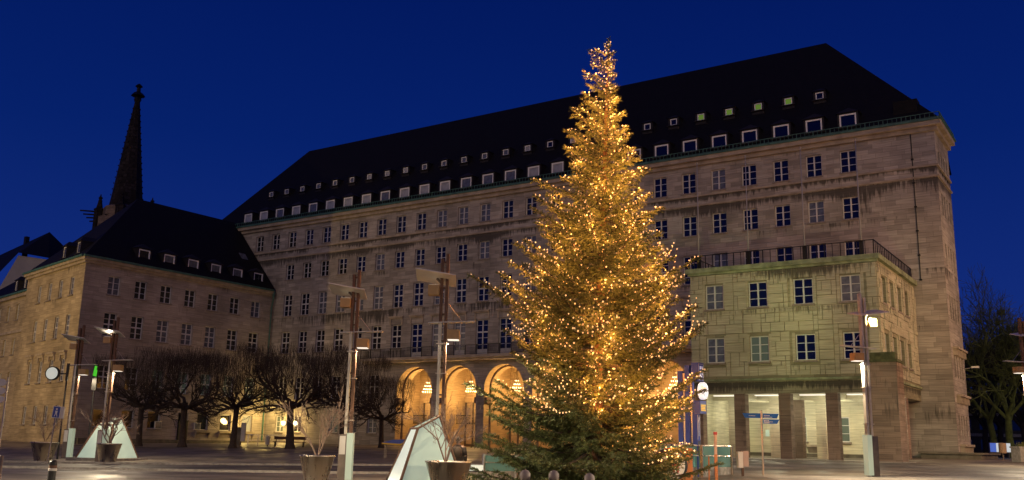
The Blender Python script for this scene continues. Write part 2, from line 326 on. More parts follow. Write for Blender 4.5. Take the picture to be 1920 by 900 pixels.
# ------------------------------------------------------------------ building kit
def wall(mb, P0, u, L, z0, z1, ops, depth=.30):
    """flat wall from P0 along unit u (outside on its right hand) with real openings and reveals"""
    P0 = Vector((P0[0], P0[1], 0)); u = Vector((u[0], u[1], 0)); n = Vector((-u.y, u.x, 0))     # n points inward
    pt = lambda a, z, d=0: tuple(P0 + u * a + n * d + Vector((0, 0, z)))
    zc = sorted({z0, z1, *[o[2] for o in ops], *[o[3] for o in ops]}); zc = [z for z in zc if z0 <= z <= z1]
    for za, zb in zip(zc[:-1], zc[1:]):
        act = sorted((o for o in ops if o[2] <= za + 1e-6 and o[3] >= zb - 1e-6), key=lambda o: o[0]); c = 0
        for o in act + [(L, L, 0, 0)]:
            if o[0] > c + 1e-6: mb.quad(pt(c, za), pt(o[0], za), pt(o[0], zb), pt(c, zb))
            c = o[1]
    for a, b, c, d in ops:
        mb.quad(pt(a, c), pt(a, d), pt(a, d, depth), pt(a, c, depth)); mb.quad(pt(b, c), pt(b, c, depth), pt(b, d, depth), pt(b, d))
        mb.quad(pt(a, d), pt(b, d), pt(b, d, depth), pt(a, d, depth)); mb.quad(pt(a, c), pt(a, c, depth), pt(b, c, depth), pt(b, c))

WD = {}
def win_data(key, w, h, cols=2, rows=(), thick=(), fw=.075, bottom=0, wmat='white', panes=('glass',), sill=True):
    """frame (white bars), one pane sheet per glass kind, sill; local x along wall, +y into it, z from the opening's foot"""
    f = MB(); b = fw
    f.box(-w/2, -w/2 + b, 0, .09, 0, h); f.box(w/2 - b, w/2, 0, .09, 0, h)
    f.box(-w/2 + b, w/2 - b, 0, .09, h - b, h); f.box(-w/2 + b, w/2 - b, 0, .09, 0, b + bottom)
    for i in range(1, cols):
        x = -w/2 + w * i / cols; f.box(x - .055, x + .055, -.012, .085, b + bottom, h - b)
    ed = [-w/2 + b] + [x for i in range(1, cols) for x in (-w/2 + w * i / cols - .055, -w/2 + w * i / cols + .055)] + [w/2 - b]
    for z, t in [(z, .022) for z in rows] + [(z, .07) for z in thick]:
        for k in range(0, len(ed), 2): f.box(ed[k], ed[k+1], .006, .07, z - t, z + t)
    fm = f.mesh(key + '_frame', M[wmat]); pm = {}
    for g in panes:
        p = MB(); p.box(-w/2 + b * .5, w/2 - b * .5, .075, .088, b * .5, h - b * .5); pm[g] = p.mesh(key + '_pane', M[g])
    sm = None
    if sill:
        s = MB(); s.box(-w/2 - .1, w/2 + .1, -.30, 0.02, -.14, -.004); sm = s.mesh(key + '_sill', M['sill'])
    WD[key] = (w, h, fm, pm, sm)
def place_win(key, name, parent, P0, u, a, z, pane, inset=.2):
    w, h, fm, pm, sm = WD[key]; u = Vector((u[0], u[1], 0)); n = Vector((-u.y, u.x, 0))
    P = Vector((P0[0], P0[1], 0)) + u * a + n * inset + Vector((0, 0, z))
    o = new(name, fm, parent, P - wl(parent), math.atan2(u.y, u.x)); new('pane', pm[pane], o)
    if sm: new('sill', sm, o)
    return o
def op(key, a, z): w, h = WD[key][:2]; return (a - w/2, a + w/2, z, z + h)

PV = ('dormer_pale', 'glass', 'glass_blue', 'curtain', 'lit_green', 'lit_warm', 'lit_tint')
win_data('A', 1.37, 1.94, rows=(.65, 1.28), panes=PV)
win_data('B', 1.37, 1.90, rows=(.64, 1.26), panes=PV)
win_data('C', 1.42, 2.63, rows=(.68, 1.98), thick=(1.34,), panes=PV)
win_data('D', 1.42, 2.60, rows=(.68, 1.96), thick=(1.32,), panes=PV)
win_data('F', 1.55, 3.60, rows=(1.0, 1.7, 3.0), thick=(2.30,), bottom=.45, panes=PV, sill=False)
win_data('G', 1.40, 1.85, rows=(.62, 1.2), panes=PV)
win_data('W', 1.40, 1.86, rows=(.62, 1.23), panes=PV)
win_data('LA', 1.45, 1.92, rows=(.64, 1.27), panes=PV)
win_data('LB', 1.48, 2.38, rows=(.60, 1.75), thick=(1.2,), panes=PV)
win_data('LG', 1.55, 1.80, cols=1, panes=PV)
win_data('SA', 1.10, 1.90, rows=(.64, 1.27), panes=PV)
win_data('SB', 1.10, 2.30, rows=(.6, 1.7), thick=(1.15,), panes=PV)
win_data('N', .62, 1.9, cols=1, rows=(.64, 1.27), panes=PV, wmat='white_dim', sill=False)
win_data('DL', 1.42, 1.18, cols=1, fw=.13, wmat='dormer_white', panes=PV, sill=False)
win_data('DU', .72, .68, cols=1, fw=.09, wmat='dormer_white', panes=PV, sill=False)
win_data('DS', .7, 1.2, cols=1, fw=.1, panes=PV, sill=False)

def dormer(parent, key, x, y, zc, u=(1, 0), back=2.2, pane='curtain', roofh=.55, cheek=.16):
    """slate-clad dormer box with a small hipped cap and a white window"""
    w, h = WD[key][:2]; u = Vector((u[0], u[1], 0)); n = Vector((-u.y, u.x, 0)); P = Vector((x, y, 0)); z0 = zc - h/2
    c = lambda a, d, z: P + u * a + n * d + Vector((0, 0, z)); W = w/2 + cheek; d = MB(); zt = z0 + h + .1
    d.quad(c(-W, 0, z0 - .5), c(-w/2, 0, z0 - .5), c(-w/2, 0, zt), c(-W, 0, zt)); d.quad(c(w/2, 0, z0 - .5), c(W, 0, z0 - .5), c(W, 0, zt), c(w/2, 0, zt))
    d.quad(c(-w/2, 0, z0 + h), c(w/2, 0, z0 + h), c(w/2, 0, zt), c(-w/2, 0, zt)); d.quad(c(-w/2, 0, z0 - .5), c(w/2, 0, z0 - .5), c(w/2, 0, z0), c(-w/2, 0, z0))
    for sgn in (-1, 1): d.quad(c(sgn*W, 0, z0 - .5), c(sgn*W, back, z0 - .5), c(sgn*W, back, zt), c(sgn*W, 0, zt))
    d.box(-W - .1, W + .1, -.18, .0, z0 - .10, z0 - .02, Matrix.Translation(P) @ Matrix.Rotation(math.atan2(u.y, u.x), 4, 'Z'))
    e = W + .12; a = [c(-e, -.14, zt), c(e, -.14, zt), c(e, back + .6, zt), c(-e, back + .6, zt), c(0, .35, zt + roofh), c(0, back + .8, zt + roofh)]
    d.add(a, ((0, 1, 4), (1, 2, 5, 4), (3, 0, 4, 5), (0, 3, 2, 1)))
    o = part('dormer', d, M['dormer'], parent)
    w_, h_, fm, pm, sm = WD[key]; L = c(0, .03, z0)
    f = new('window_frame', fm, o, L - wl(o), math.atan2(u.y, u.x)); p = new('pane', pm[pane], o, L - wl(o), math.atan2(u.y, u.x))
    return o

def railing(mb, pts, z, h, post=.9, bars=.14, bar_r=.010):
    for (x0, y0), (x1, y1) in zip(pts[:-1], pts[1:]):
        L = math.hypot(x1 - x0, y1 - y0); a = math.atan2(y1 - y0, x1 - x0); m = Matrix.Translation((x0, y0, z)) @ Matrix.Rotation(a, 4, 'Z')
        mb.box(0, L, -.035, .035, h - .05, h, m); mb.box(0, L, -.02, .02, .08, .12, m)
        k = max(1, round(L / post))
        for i in range(k + 1): mb.box(L*i/k - .03, L*i/k + .03, -.03, .03, 0, h - .05, m)
        if bars:
            kb_ = int(L / bars)
            for i in range(1, kb_): mb.box(L*i/kb_ - bar_r, L*i/kb_ + bar_r, -bar_r, bar_r, .12, h - .05, m)

# ------------------------------------------------------------------ town hall: the long block
D = 2.9
hall = thing('town_hall', 'long six-storey stone town hall under a huge dark hipped roof with two rows of dormers', 'building', (38, 8, 1.0))
mb = MB(); X0 = -9.6; XR = 79.4; HU = (1, 0); HP = (X0, 0)
rng = random.Random(3)
def pane_pick(i, row):
    r = rng.random()
    if i >= 18: return 'glass_blue' if r < .86 else 'curtain'
    return 'glass' if r < .5 else ('glass_blue' if r < .84 else 'curtain')
ops = []; wl_ = []
for i in range(26):
    x = D * i
    ops.append(op('A', x - X0, 24.74)); wl_.append(('A', 'window', x, 24.74, i))
    if i >= 2:
        ops.append(op('B', x - X0, 20.67)); wl_.append(('B', 'window', x, 20.67, i))
        ops.append(op('C', x - X0, 16.17)); wl_.append(('C', 'tall_window', x, 16.17, i))
        if i <= 8: ops.append(op('D', x - X0, 11.65)); wl_.append(('D', 'tall_window', x, 11.65, i))
        elif i <= 21: ops.append(op('F', x - X0, 10.62)); wl_.append(('F', 'french_window', x, 10.62, i))
    if 2 <= i <= 7:
        ops.append(op('D', x - X0, 6.2)); wl_.append(('D', 'tall_window', x, 6.2, i))
        if i != 4: ops.append(op('G', x - X0, 2.45)); wl_.append(('G', 'window', x, 2.45, i))
AX0, AX1 = 23.2, 58.0; ZA0 = 10.0
upper = [o for o in ops if o[2] >= ZA0]; lower = [o for o in ops if o[2] < ZA0]
wall(mb, HP, HU, XR - X0, ZA0, 27.3, upper, .34)
wall(mb, HP, HU, AX0 - X0, .6, ZA0, lower, .34)
wall(mb, (AX1, 0), HU, XR - AX1, .6, ZA0, [], .34)
# arches with deep warm reveals
CX = [26.1 + 5.8 * k for k in range(6)]; AR = 2.40; ZS = 7.12; NA = 20
arch = MB(); rev = MB()
for k, cx in enumerate(CX):
    l = AX0 if k == 0 else cx - 2.9; r_ = AX1 if k == len(CX) - 1 else cx + 2.9
    mb.quad((l, 0, .6), (cx - AR, 0, .6), (cx - AR, 0, ZS), (l, 0, ZS)); mb.quad((cx + AR, 0, .6), (r_, 0, .6), (r_, 0, ZS), (cx + AR, 0, ZS))
    pa = [(cx - AR * math.cos(math.pi * i / NA), ZS + AR * math.sin(math.pi * i / NA)) for i in range(NA + 1)]
    tp = [(l + (r_ - l) * i / NA, ZA0) for i in range(NA + 1)]; tp[0] = (l, ZS); tp[-1] = (r_, ZS)
    tp[1] = (l, ZA0); tp[-2] = (r_, ZA0)
    for i in range(NA):
        mb.quad((pa[i][0], 0, pa[i][1]), (pa[i+1][0], 0, pa[i+1][1]), (tp[i+1][0], 0, tp[i+1][1]), (tp[i][0], 0, tp[i][1]))
    # reveal in three orders: outer ring, dark roll, inner ring
    full = [(cx - AR, .6)] + pa + [(cx + AR, .6)]
    def ring(dst, k0, k1, y0, y1):
        P0_ = [(cx + (x - cx) * k0, ZS + (z - ZS) * k0 if z > ZS else z) for x, z in full]; P1_ = [(cx + (x - cx) * k1, ZS + (z - ZS) * k1 if z > ZS else z) for x, z in full]
        for i in range(len(full) - 1):
            dst.quad((P0_[i][0], y0, P0_[i][1]), (P0_[i+1][0], y0, P0_[i+1][1]), (P1_[i+1][0], y1, P1_[i+1][1]), (P1_[i][0], y1, P1_[i][1]))
    ring(rev, 1, 1, 0, .95); ring(rev, .93, .93, 1.12, 1.9); ring(arch, 1, .93, .95, .95); ring(arch, .93, .93, .95, 1.12)
    # keystone blocks fanned round the arch
    for i in range(9):
        a = math.pi * (i + .5) / 9; m_ = Matrix.Translation((cx, 0, ZS)) @ Matrix.Rotation(-a, 4, 'Y')
    # capitals at the springing
    for sg in (-1, 1):
        arch.box(cx + sg * (AR - .1) - .22, cx + sg * (AR - .1) + .22, .1, .9, ZS - 1.5, ZS - .9)
part('wall', mb, M['stone'], hall)
part('arch_reveal', rev, M['stone_warm'], hall); part('arch_roll', arch, M['stone_dark'], hall)
vm = MB()
for k in range(len(CX) + 1):                       # vestibule behind the arches
    pass
vm.quad((AX0, 4.6, .6), (AX1, 4.6, .6), (AX1, 4.6, 10), (AX0, 4.6, 10)); vm.quad((AX0, 1.9, .6), (AX0, 4.6, .6), (AX0, 4.6, 10), (AX0, 1.9, 10)); vm.quad((AX1, 1.9, .6), (AX1, 4.6, .6), (AX1, 4.6, 10), (AX1, 1.9, 10))
vm.quad((AX0, 1.9, 9.6), (AX1, 1.9, 9.6), (AX1, 4.6, 9.6), (AX0, 4.6, 9.6)); vm.quad((AX0, .0, 1.22), (AX1, .0, 1.22), (AX1, 4.6, 1.24), (AX0, 4.6, 1.24))
for k, cx in enumerate(CX):
    if k: vm.box(cx - 2.9 - .67, cx - 2.9 + .67, 1.9, 4.6, .6, 9.6)
    vm.box(cx - 2.2, cx + 2.2, 4.3, 4.6, 5.9, 6.5)
part('vestibule', vm, M['stone_warm'], hall)
for cx in CX[:4]:                                  # glazed doors with gold grilles at the back of each arch
    dm = MB(); dm.cur = 0
    for i in range(5): dm.box(cx - 1.9 + .95*i - .09, cx - 1.9 + .95*i + .09, 4.2, 4.32, 1.24, 5.9)
    dm.box(cx - 1.9, cx + 1.9, 4.2, 4.34, 3.6, 3.75); dm.box(cx - 1.9, cx + 1.9, 4.2, 4.34, 1.24, 1.5)
    dm.cur = 1
    for i in range(4): dm.box(cx - 1.9 + .95*i + .12, cx - .95 - .12 + .95*i, 4.24, 4.28, 1.5, 5.85)
    part('glazed_door', dm, [M['steel_dark'], M['stone_warm']], hall)
    g = MB()
    for i in range(12): g.box(cx - .9 + .15*i, cx - .86 + .15*i, 1.2, 1.24, 3.6, 4.4)
    g.box(cx - .95, cx + .9, 1.19, 1.25, 4.4, 4.46); g.box(cx - .95, cx + .9, 1.19, 1.25, 3.55, 3.6)
    part('iron_grille', g, M['iron'], hall)
# right end face and its recessed rear, back
mb = MB(); SU = (0, 1); SP = (XR, 0); so_ = []; sw_ = []
for z, key in ((24.0, 'N'), (20.4, 'N'), (16.2, 'N'), (12.0, 'N'), (7.4, 'N'), (2.6, 'N')):
    for y in (1.38, 2.55, 3.75, 4.95):
        so_.append(op(key, y, z)); sw_.append((key, y, z))
wall(mb, SP, SU, 6.3, .6, 27.3, so_, .3)
mb.quad((XR, 6.3, .6), (77.4, 6.3, .6), (77.4, 6.3, 27.3), (XR, 6.3, 27.3)); mb.quad((77.4, 6.3, .6), (77.4, 16.6, .6), (77.4, 16.6, 27.3), (77.4, 6.3, 27.3))
mb.quad((X0, 16.6, .6), (77.4, 16.6, .6), (77.4, 16.6, 27.3), (X0, 16.6, 27.3)); mb.quad((X0, 0, .6), (X0, 16.6, .6), (X0, 16.6, 27.3), (X0, 0, 27.3))
part('end_wall', mb, M['stone'], hall)
for key, nm, x, z, i in wl_:
    pk = pane_pick(i, key)
    if z < 3 : pk = rng.choice(('glass', 'lit_tint', 'curtain'))
    place_win(key, nm, hall, HP, HU, x - X0, z, pk)
for key, y, z in sw_: place_win(key, 'narrow_window', hall, SP, SU, y, z, 'glass')
# cornice, string courses, gutter railing
def course(mb, z0, z1, pr, x1=XR, side=6.3, x0=X0):
    mb.box(x0, x1 + pr, -pr, -.002, z0, z1); mb.box(x1 + .002, x1 + pr, 0, side, z0, z1)
mb = MB(); course(mb, 27.25, 27.62, .28); course(mb, 27.62, 28.0, .62)
part('cornice', mb, M['trim'], hall)
mb = MB(); course(mb, 24.30, 24.46, .13); course(mb, 23.40, 23.56, .13)
for i in range(26): mb.box(D*i - .62, D*i + .62, -.05, -.002, 24.46, 24.6)
part('string_course', mb, M['trim'], hall)
mb = MB(); mb.box(X0, XR + .72, -.74, -.5, 28.0, 28.16); mb.box(XR + .5, XR + .72, -.5, 6.5, 28.0, 28.16)
railing(mb, [(X0, -.55), (XR + .55, -.55), (XR + .55, 6.4)], 28.16, .5, post=1.45, bars=.36, bar_r=.018)
part('gutter_rail', mb, M['copper'], hall)
# lintel brackets over the french windows, balcony
for i in range(8, 22):
    mb = MB()
    mb.box(D*i - 1.0, D*i + 1.0, -.26, -.002, 15.02, 15.18); mb.box(D*i - .9, D*i + .9, -.16, -.002, 14.9, 15.02)
    for sg in (-1, 1): mb.box(D*i + sg*.85 - .09, D*i + sg*.85 + .09, -.10, -.002, 14.22, 14.9)
    part('window_hood', mb, M['trim'], hall)
mb = MB(); mb.box(19.2, 62.5, -1.35, -.002, 10.18, 10.46); mb.box(19.4, 62.5, -1.0, -.002, 9.95, 10.18)
bal = part('balcony', mb, M['trim'], hall)
mb = MB(); railing(mb, [(19.3, -.01), (19.3, -1.25), (62.4, -1.25)], 10.46, 1.05, post=1.45, bars=.15, bar_r=.012)
part('balcony_railing', mb, M['iron'], bal)
# plinth round the right-hand corner
mb = MB(); mb.box(77.05, 81.2, -2.0, -.002, .5, 1.52); mb.box(79.402, 81.2, -.0, 7.2, .5, 1.52); mb.box(76.9, 81.4, -2.15, -.01, 1.52, 1.66); mb.box(79.41, 81.4, -.01, 7.4, 1.52, 1.66)
part('plinth', mb, M['plinth'], hall)
for z in (9.6, 5.9, 2.1):
    for y in (1.38, 2.55, 3.75, 4.95):
        mb = MB(); mb.box(XR + .002, XR + .42, y - .5, y + .5, z, z + .18); mb.box(XR + .002, XR + .3, y - .38, y - .2, z - .5, z); mb.box(XR + .002, XR + .3, y + .2, y + .38, z - .5, z); part('side_bracket', mb, M['trim'], hall)
# great roof
def hip_roof(mb, A, Bq, C, Dq, r0, r1, ze, zr):
    e = [(*p, ze) for p in (A, Bq, C, Dq)]; r = [(*r0, zr), (*r1, zr)]
    mb.add(e + r, ((0, 1, 5, 4), (1, 2, 5), (2, 3, 4, 5), (3, 0, 4)))
mb = MB(); hip_roof(mb, (-10.3, -.42), (80.0, -.42), (78.0, 17.6), (-10.3, 17.6), (-1.7, 9), (68.9, 9), 28.12, 40.72)
mb.box(76.3, 78.2, .4, 1.6, 28.2, 30.4)
part('roof', mb, M['roof'], hall)
for i in range(-2, 26):
    x = .35 + 2.893 * i; pk = rng.choice(('dormer_pale', 'dormer_pale', 'curtain')) if i < 18 else 'glass_blue'
    if i < -1 : continue
    dormer(hall, 'DL', x, -.02, 29.32, pane=pk, back=1.6)
for k in range(26):
    x = -1.62 + 2.852 * k
    pk = rng.choice(('dormer_pale', 'curtain'))
    if k in (21, 22, 23, 24): pk = 'lit_green'
    if k in (15, 19, 20, 25): pk = 'glass_blue'
    dormer(hall, 'DU', x, 2.70, 33.02, pane=pk, back=1.5, roofh=.35, cheek=.2)
# vertical conductor on the right blank bay and the small lamp on the far corner
mb = MB(); mb.tube((77.6, -.06, 15), (77.6, -.06, 27.2), .035, n=5)
for z in range(15, 27, 2): mb.box(77.5, 77.7, -.1, -.002, z, z + .12)
part('lightning_conductor', mb, M['iron'], hall)

# ------------------------------------------------------------------ left side wing
LX = 3.4; LY = -25.3
left = thing('side_wing_building', 'four-storey stone side wing with steep dark roof and six big dormers behind the pollarded trees', 'building', (-5, -14, 1))
LW = (LX, LY); LU = (0, 1); mb = MB(); o_ = []; w_ = []
ysL = [-21.85 + 3.18 * k for k in range(7)]
for k, y in enumerate(ysL):
    o_ += [op('LA', y - LY, 15.85), op('LB', y - LY, 11.6), op('LB', y - LY, 6.25)]
    w_ += [('LA', 'window', y, 15.85), ('LB', 'tall_window', y, 11.6), ('LB', 'tall_window', y, 6.25)]
    if k != 3: o_.append(op('LG', y - LY, 2.42)); w_.append(('LG', 'shop_window', y, 2.42))
o_.append((-11.9 - LY - .55, -11.9 - LY + .75, 1.05, 4.2))
wall(mb, LW, LU, 25.3 - .002, .6, 18.75, o_, .32)
th = R(168); EU = Vector((math.cos(th), math.sin(th), 0)); EL = 17.0
EP = Vector((LX, LY, 0)) + EU * EL; EUr = -EU                     # walk it so that the outside is on the right hand
part('wall', mb, M['stone_left'], left)
mb = MB(); o2 = []; w2 = []
for t in (3.1, 6.3, 9.5, 12.7):
    a = EL - t
    for key, nm, z in (('SA', 'window', 15.7), ('SB', 'tall_window', 11.4), ('SB', 'tall_window', 6.9), ('SA', 'window', 2.6)):
        o2.append(op(key, a, z)); w2.append((key, nm, a, z))
wall(mb, (EP.x, EP.y), (EUr.x, EUr.y), EL, .6, 18.75, o2, .32)
nrm = Vector((EUr.y, -EUr.x, 0))                                    # outward
Q = EP + Vector((0, 26, 0)); mb.quad((EP.x, EP.y, .6), (EP.x, EP.y, 18.75), (Q.x, Q.y, 18.75), (Q.x, Q.y, .6))
part('front_wall', mb, M['stone_street'], left)
for k, (key, nm, y, z) in enumerate(w_):
    pk = rng.choice(('glass', 'glass', 'curtain'))
    if z == 6.25: pk = 'lit_tint' if y > -16 else 'glass'
    if nm == 'shop_window': pk = 'glass'
    if nm == 'shop_window' and y == ysL[6]: pk = 'lit_warm'
    place_win(key, nm, left, LW, LU, y - LY, z, pk)
for key, nm, a, z in w2: place_win(key, nm, left, (EP.x, EP.y), (EUr.x, EUr.y), a, z, 'glass', .13)
mb = MB(); mb.box(LX + .06, LX + .16, -12.4, -11.2, 1.05, 3.3); mb.box(LX + .1, LX + .2, -12.45, -11.15, 3.3, 3.42)
part('door', mb, M['black'], left)
mb = MB()
mE = Matrix.Translation(EP) @ Matrix.Rotation(math.atan2(EUr.y, EUr.x), 4, 'Z')
for z0, z1, pr in ((18.72, 18.98, .25), (18.98, 19.25, .5)):
    mb.box(LX + .002, LX + pr, LY - pr, -.35, z0, z1); mb.box(0, EL + .1, -pr, -.002, z0, z1, mE)
part('cornice', mb, M['trim'], left)
mb = MB(); mb.box(LX + .45, LX + .68, LY - .6, -.66, 19.25, 19.45); mb.box(-.1, EL + .5, -.68, -.45, 19.25, 19.45, mE)
part('gutter', mb, M['copper'], left)
mb = MB(); mb.tube((LX + .42, -.5, 19.2), (LX + .42, -.5, 18.4), .2, .1, 8); mb.tube((LX + .42, -.5, 18.4), (LX + .1, -.42, 17.3), .09, .09, 8); mb.tube((LX + .1, -.42, 17.3), (LX + .1, -.42, 1.1), .09, .09, 8)
part('downpipe', mb, M['copper'], left)
for t in (3.1, 6.3, 9.5, 12.7):
    mb = MB(); mb.box(EL - t - .95, EL - t + .95, -.35, -.002, 9.75, 9.95, mE); mb.box(EL - t - .8, EL - t + .8, -.2, -.002, 9.5, 9.75, mE)
    for sg in (-1, 1): mb.box(EL - t + sg*.75 - .12, EL - t + sg*.75 + .12, -.14, -.002, 9.0, 9.5, mE)
    part('window_hood', mb, M['trim'], left)
mb = MB()
r0 = (-5, -14.5, 28.9); r1 = (-5, 4, 28.9); c0 = (LX + .5, LY - .5, 19.4); c1 = (LX + .5, -.3, 19.4); c2 = (EP.x - .3, EP.y - .3, 19.4); c3 = (EP.x - .3, 4, 19.4)
k1 = (-4.1, -.3, 28.95)
mb.add([c0, c1, (-4.6, -.3, 28.9), r0], ((0, 1, 2, 3),)); mb.add([c2, c0, r0], ((0, 1, 2),)); mb.add([c3, c2, r0, (-5, -.3, 28.9)], ((0, 1, 2, 3),))
part('roof', mb, M['roof'], left)
for k in range(6): dormer(left, 'DL', LX - .35, -18.44 + 3.2 * k, 20.72, u=LU, pane=rng.choice(('curtain', 'glass')), back=1.5, cheek=.2)
for t in (3.5, 7.5):
    p = Vector((LX, LY, 0)) + EU * t - nrm * .35
    dormer(left, 'DS', p.x, p.y, 20.75, u=(EUr.x, EUr.y), pane='glass_blue', back=1.8, cheek=.2)
mb = MB(); mb.add([(LX - 2.6, -3.0, 22.62), (LX - 2.6, -2.0, 22.62), (LX - 3.7, -2.0, 23.98), (LX - 3.7, -3.0, 23.98), (LX - 2.5, -3.0, 22.70), (LX - 2.5, -2.0, 22.70), (LX - 3.6, -2.0, 24.06), (LX - 3.6, -3.0, 24.06)], ((4, 5, 6, 7), (0, 1, 5, 4), (1, 2, 6, 5), (2, 3, 7, 6), (3, 0, 4, 7)))
part('skylight', mb, M['curtain'], left)
for y in (ysL[4], ysL[5], ysL[6]):
    mb = MB(); mb.box(LX + .002, LX + .42, y - 1.0, y + 1.0, 2.15, 2.27)
    for sg in (-1, 1): mb.prism([(0, 2.15), (.34, 2.15), (0, 1.5)], y + sg*.9 - .06, y + sg*.9 + .06, lambda u, v, w: (LX + .002 + u, w, v))
    part('counter_shelf', mb, M['trim'], left)
mb = MB(); mb.box(LX + .002, LX + .5, LY + 1, -.4, .5, 1.32)
part('plinth', mb, M['plinth'], left)

# ------------------------------------------------------------------ street block further left, buildings behind, spire
sb = thing('street_block', 'lower stone block set back at the left edge, joined to the side wing', 'building', (-20, -20, 1))
P1 = EP - nrm * .9; SL = 26.0; P2 = P1 + EU * SL
mb = MB(); o3 = []; w3 = []
for k in range(7):
    a = SL - 2.0 - 3.3 * k
    for key, nm, z in (('SA', 'window', 14.7), ('SA', 'window', 10.6), ('SB', 'tall_window', 6.3), ('SA', 'window', 2.4)):
        o3.append(op(key, a, z)); w3.append((key, nm, a, z))
wall(mb, (P2.x, P2.y), (EUr.x, EUr.y), SL, .6, 17.6, o3, .3); part('wall', mb, M['stone_street'], sb)
for key, nm, a, z in w3: place_win(key, nm, sb, (P2.x, P2.y), (EUr.x, EUr.y), a, z, rng.choice(('glass', 'curtain')))
mS = Matrix.Translation(P2) @ Matrix.Rotation(math.atan2(EUr.y, EUr.x), 4, 'Z')
mb = MB(); mb.box(0, SL, -.35, -.002, 17.3, 17.7, mS); mb.box(0, SL, -.16, -.002, 13.1, 13.4, mS); part('cornice', mb, M['trim'], sb)
mb = MB(); mb.box(0, SL, -.55, -.35, 17.7, 17.9, mS); part('gutter', mb, M['copper'], sb)
mb = MB(); mb.add([mS @ Vector(v) for v in ((0, -.4, 17.8), (SL, -.4, 17.8), (SL, 5.5, 22.2), (0, 5.5, 22.2))], ((0, 1, 2, 3),)); mb.add([mS @ Vector(v) for v in ((0, 5.5, 22.2), (SL, 5.5, 22.2), (SL, 11, 17.8), (0, 11, 17.8))], ((0, 1, 2, 3),)); part('roof', mb, M['roof'], sb)
for a in (SL - 2.2, SL - 5.4, SL - 8.6):
    p = mS @ Vector((a, .5, 0)); dormer(sb, 'DS', p.x, p.y, 19.1, u=(EUr.x, EUr.y), pane='curtain', back=1.6, cheek=.22)
def vp(u, d, z): p = CAM + FWD * d + RT * u; return (p.x, p.y, z)
def pxu(px, d): return (px - 960) / 1773.4 * d * 1.0
# gabled house behind
gb = thing('gabled_house', 'tall house with dark roof and pale gable wall behind the street block', 'building', (*vp(-70, 138, 1)[:2], 1))
mb = MB(); d0, d1 = 132, 150
uA, uB, uC = -74, -66.5, -57
gz = [(-73.5, 18.5), (-70.0, 26.35), (-65.9, 25.85), (-62, 24.6), (-62, 2), (-73.5, 2)]
mb.prism(gz, d0, d1, lambda u, z, d: vp(u, d, z)); part('wall', mb, mat('pale_render', (.30, .28, .30), .9, var=.12, vscale=.6), gb)
mb = MB()
A_, B_, C_, D_, E_, F_ = vp(-70.5, 141, 31.76), vp(-96, 168, 31.2), vp(-69.6, 131.2, 26.6), vp(-65.5, 131.6, 26.0), vp(-82.1, 144, 21.9), vp(-61.6, 139, 24.4)
mb.add([A_, B_, C_, D_, E_, F_], ((1, 0, 2, 4), (0, 3, 2), (0, 5, 3)))
part('roof', mb, M['roof'], gb)
mb = MB()
p = vp(-77.5, 148, 0); mb.box(p[0]-.3, p[0]+.3, p[1]-.3, p[1]+.3, 28.5, 32.4); part('chimney', mb, M['dormer'], gb)
# church spire
sp = vp(-63.1, 150, 0)
spire = thing('church_spire', 'slender dark stone church spire with a cross-shaped finial rising behind the roofs', 'church', (sp[0], sp[1], 1))
mb = MB(); mb.box(sp[0]-3.2, sp[0]+3.2, sp[1]-3.2, sp[1]+3.2, 1, 36.2); mb.lathe([(3.5, 36.2), (3.5, 37.6), (2.6, 38.0)], 8, (*sp[:2], 0)); part('tower', mb, M['stone_dark'], spire)
M['spire'] = stone('dark_spire_stone', (.022, .017, .018), bw=.7, rh=.55, contrast=.5, gap=.05)  # very dark stone tone for steeple and pinnacles
mb = MB(); mb.lathe([(2.75, 37.6), (2.45, 39.5), (.42, 56.2)], 8, (*sp[:2], 0))
for k in range(8):
    a = math.pi / 8 + k * math.pi / 4
    for j in range(16): 
        t = j / 16; r = 2.45 * (1 - t) + .42 * t; mb.lathe([(0, .0), (.07, .12), (.09, .22), (0, .34)], 5, (sp[0] + (r + .05) * math.cos(a), sp[1] + (r + .05) * math.sin(a), 39.6 + 16.2 * t))
part('steeple', mb, M['spire'], spire, False)
mb = MB(); mb.lathe([(.42, 56.1), (.62, 56.6), (.5, 57.0), (1.15, 57.25), (.8, 57.7), (.35, 58.0), (.3, 58.7), (.62, 58.95), (.3, 59.3), (0, 59.5)], 8, (*sp[:2], 0)); part('finial', mb, M['iron'], spire)
for k in range(4):
    a = math.pi / 4 + k * math.pi / 2; px_, py_ = sp[0] + 4.0 * math.cos(a), sp[1] + 4.0 * math.sin(a)
    mb = MB(); mb.lathe([(.75, 33), (.75, 37.2), (.9, 37.4), (.5, 37.7), (.05, 40.0)], 6, (px_, py_, 0))
    for j in range(4): mb.lathe([(0, 0), (.35, .15), (.3, .4), (0, .5)], 5, (px_, py_, 37.6 + .5*j))
    part('pinnacle', mb, M['spire'], spire)
mb = MB()
for k in range(5): mb.tube((sp[0] - 2.5, sp[1] - 2.6, 37.0 - .5*k), (sp[0] - 5.3 + .5*k, sp[1] - 4.6 + .3*k, 37.2 - .6*k), .16, .12, 5)
part('gargoyle', mb, M['spire'], spire)

